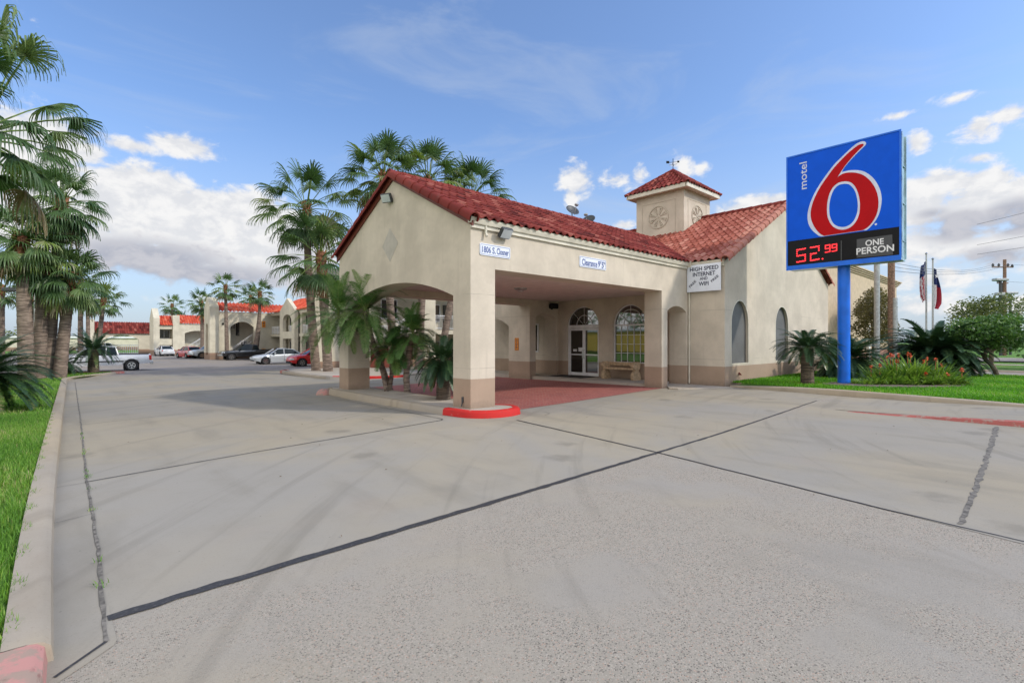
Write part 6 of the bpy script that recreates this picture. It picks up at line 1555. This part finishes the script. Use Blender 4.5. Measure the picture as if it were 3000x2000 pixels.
# cumulus positions: azimuth, elevation, half widths in degrees, weight
CL = {'white': [(6.6, 11.96, 4.84, 3.79, 1.8), (3.5, 11.85, 3.26, 3.45, 1), (10.66, 10.92, 5.32, 3.56, 1.8), (15.12, 11.4, 5.04, 3.28, 1.8), (18.72, 10.01, 4.95, 3.16, 1.8), (4.1, 8.58, 4.22, 2.7, 0.9), (11.74, 7.75, 8.72, 2.12, 1.44), (9.61, 17.97, 3.12, 1.08, 0.9), (5.64, 17.17, 2.83, 0.71, 0.7), (1.21, 16.34, 1.66, 1.67, 0.9), (2.62, 15.98, 1.74, 1.13, 0.8), (0.66, 17.22, 1.36, 1.47, 0.8), (-1.19, 12.74, 3.85, 5.34, 1.8), (14.73, 6.47, 6.16, 1.31, 0.6), (17.9, 6.43, 6.51, 1.79, 0.6), (1.21, 3.47, 3.33, 0.59, 0.35), (11.37, 3.96, 4.33, 0.51, 0.3), (6.6, 7.3, 2.9, 1.2, 0.7), (49.87, 17.52, 2.04, 1.86, 0.8), (49.39, 15.96, 0.88, 1.67, 0.7), (54.34, 17.44, 2.37, 0.97, 0.5), (56.83, 17.71, 1.02, 1.25, 0.5), (55.29, 12.66, 1.13, 0.53, 0.8), (61.46, 17.62, 1.33, 1.87, 0.5), (63.21, 17.65, 0.78, 0.65, 0.5), (61.02, 18.46, 1.25, 0.42, 0.6), (69.42, 13.59, 3.55, 1.15, 1), (67.01, 13.22, 2.46, 0.99, 0.9), (81.39, 17.06, 1.02, 1.08, 0.7), (80.01, 19.55, 1.06, 0.35, 0.5), (85.36, 14.88, 1.39, 0.58, 0.6), (85.5, 17.35, 1.01, 0.8, 0.8), (87.3, 17.77, 1.75, 0.91, 0.6), (85.5, 17.02, 1.6, 1.09, 0.55), (84.14, 19.86, 1.25, 0.52, 0.42), (86.54, 13.43, 1.54, 1.07, 0.5), (83.01, 13.46, 2.59, 1.13, 1), (85.76, 13.08, 2.37, 0.94, 1), (81.84, 11.86, 2.38, 1.92, 1), (85.5, 11.23, 3.72, 2.17, 1), (88.04, 11.77, 1.95, 1.39, 1), (82.72, 8.41, 4.35, 1.7, 0.9), (86.8, 7.9, 3.31, 1.77, 0.9), (91.48, 9.17, 4.29, 4.23, 1.8), (82.43, 5.45, 3.51, 1.14, 0.6), (88.04, 2.91, 3.9, 1.04, 0.5), (81.84, 3.21, 4.16, 1.34, 0.5), (-40, 30, 30, 22, 2.16), (-75, 25, 35, 20, 2.34), (-110, 35, 30, 20, 2.16), (-150, 25, 30, 18, 1.98), (-60, 60, 40, 15, 1.8), (-95, 8, 60, 9, 1.8)], 'grey': [(6.6, 7.3, 7.42, 2.2, 0.9), (11.74, 6.08, 9.08, 1.91, 0.8), (2.62, 6.17, 4.05, 1.89, 0.7), (14.73, 5.39, 5.78, 1.75, 0.5), (84.14, 9.68, 3.05, 1.48, 0.8), (87.55, 9.85, 2.23, 1.58, 1), (86.54, 6.88, 3.08, 1.0, 0.7), (82.43, 11.03, 1.75, 0.68, 0.5), (91.48, 8.53, 3.22, 3.91, 0.9), (20.39, 8.35, 3.38, 2.28, 0.4)]}  # last white entries: unseen clouds added out of view to fill shaded walls
def blobfield(items):
    acc = None
    for a0, e0, ra, re, wt in items:
        m = N(nt, 'ShaderNodeVectorMath', operation='MULTIPLY_ADD'); L(nt, cv.outputs[0], m.inputs[0]); m.inputs[1].default_value = (1 / ra, 1 / re, 0); m.inputs[2].default_value = (-a0 / ra, -e0 / re, 0)
        l = N(nt, 'ShaderNodeVectorMath', operation='LENGTH'); L(nt, m.outputs[0], l.inputs[0])
        v = mathn(nt, 'MULTIPLY', mathn(nt, 'SUBTRACT', 1.25, l.outputs['Value']), wt)
        if acc is None: acc = v
        else:
            sm = N(nt, 'ShaderNodeMath'); sm.operation = 'SMOOTH_MAX'; L(nt, acc, sm.inputs[0]); L(nt, v, sm.inputs[1]); sm.inputs[2].default_value = .12; acc = sm.outputs[0]
    return acc
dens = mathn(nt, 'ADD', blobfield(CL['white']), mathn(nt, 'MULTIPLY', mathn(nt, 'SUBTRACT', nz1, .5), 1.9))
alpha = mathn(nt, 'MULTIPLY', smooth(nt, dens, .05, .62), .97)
grey = smooth(nt, mathn(nt, 'ADD', blobfield(CL['grey']), mathn(nt, 'MULTIPLY', mathn(nt, 'SUBTRACT', nz1, .5), 1.5)), .0, .65)
billow = smooth(nt, nz1, .38, .62)
cw = mixc(nt, billow, (.80, .81, .84), (.98, .97, .96)); cg = mixc(nt, billow, (.47, .49, .57), (.62, .62, .67))
cc = mixc(nt, grey, cw, cg)
# added unseen clouds behind and left of the camera, brightened as fill light
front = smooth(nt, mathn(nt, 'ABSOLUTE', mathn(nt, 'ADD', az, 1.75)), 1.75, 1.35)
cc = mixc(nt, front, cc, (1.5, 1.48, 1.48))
haze = mathn(nt, 'MULTIPLY', mathn(nt, 'SUBTRACT', 1, smooth(nt, el, 0, .30)), smooth(nt, nz2, .35, .6))
skyc = mixc(nt, 1, sky.outputs[0], (.80, .98, 1.22), 'MULTIPLY')
STR = .15; 
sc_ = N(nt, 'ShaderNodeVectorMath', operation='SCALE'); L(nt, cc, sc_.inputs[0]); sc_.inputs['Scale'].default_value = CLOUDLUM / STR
hz = mathn(nt, 'ADD', mathn(nt, 'MULTIPLY', mathn(nt, 'SUBTRACT', 1, smooth(nt, el, .0, .42)), .62), .06)
cir = noise_n(nt, vmul(nt, cv.outputs[0], (.35, 1.0, 1)), .11, 6, .6, 1.2)
hz = mathn(nt, 'ADD', hz, mathn(nt, 'MULTIPLY', smooth(nt, cir, .48, .72), .26), True)
skyc = mixc(nt, hz, skyc, tuple(x * CLOUDLUM / STR for x in (.60, .68, .80)))
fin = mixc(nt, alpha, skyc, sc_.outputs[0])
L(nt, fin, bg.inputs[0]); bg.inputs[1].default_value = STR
w.cycles.sampling_method = 'MANUAL'; w.cycles.sample_map_resolution = 512
sun = bpy.data.lights.new('sun', 'SUN'); sun.energy = SUNE; sun.angle = R(2.5); sun.color = (1, .92, .80)
so = bpy.data.objects.new('sun', sun); col.objects.link(so); so.rotation_euler = SUNDIR.to_track_quat('Z', 'Y').to_euler()
cam = bpy.data.cameras.new('camera'); cam.sensor_width = 36; cam.lens = 36 * 1160 / 2352; cam.clip_end = 3000; cam.clip_start = .05
co = bpy.data.objects.new('camera', cam); col.objects.link(co); co.location = (-7.46, -9.545, 1.775); co.rotation_euler = (R(90), 0, R(-42.7)); scene.camera = co
scene.view_settings.view_transform = 'Standard'; scene.view_settings.look = 'None'; scene.view_settings.gamma = 1; scene.view_settings.exposure = EXPO
scene.cycles.max_bounces = 5; scene.cycles.diffuse_bounces = 3; scene.cycles.glossy_bounces = 3; scene.cycles.transmission_bounces = 3; scene.cycles.transparent_max_bounces = 8; scene.cycles.use_denoising = True
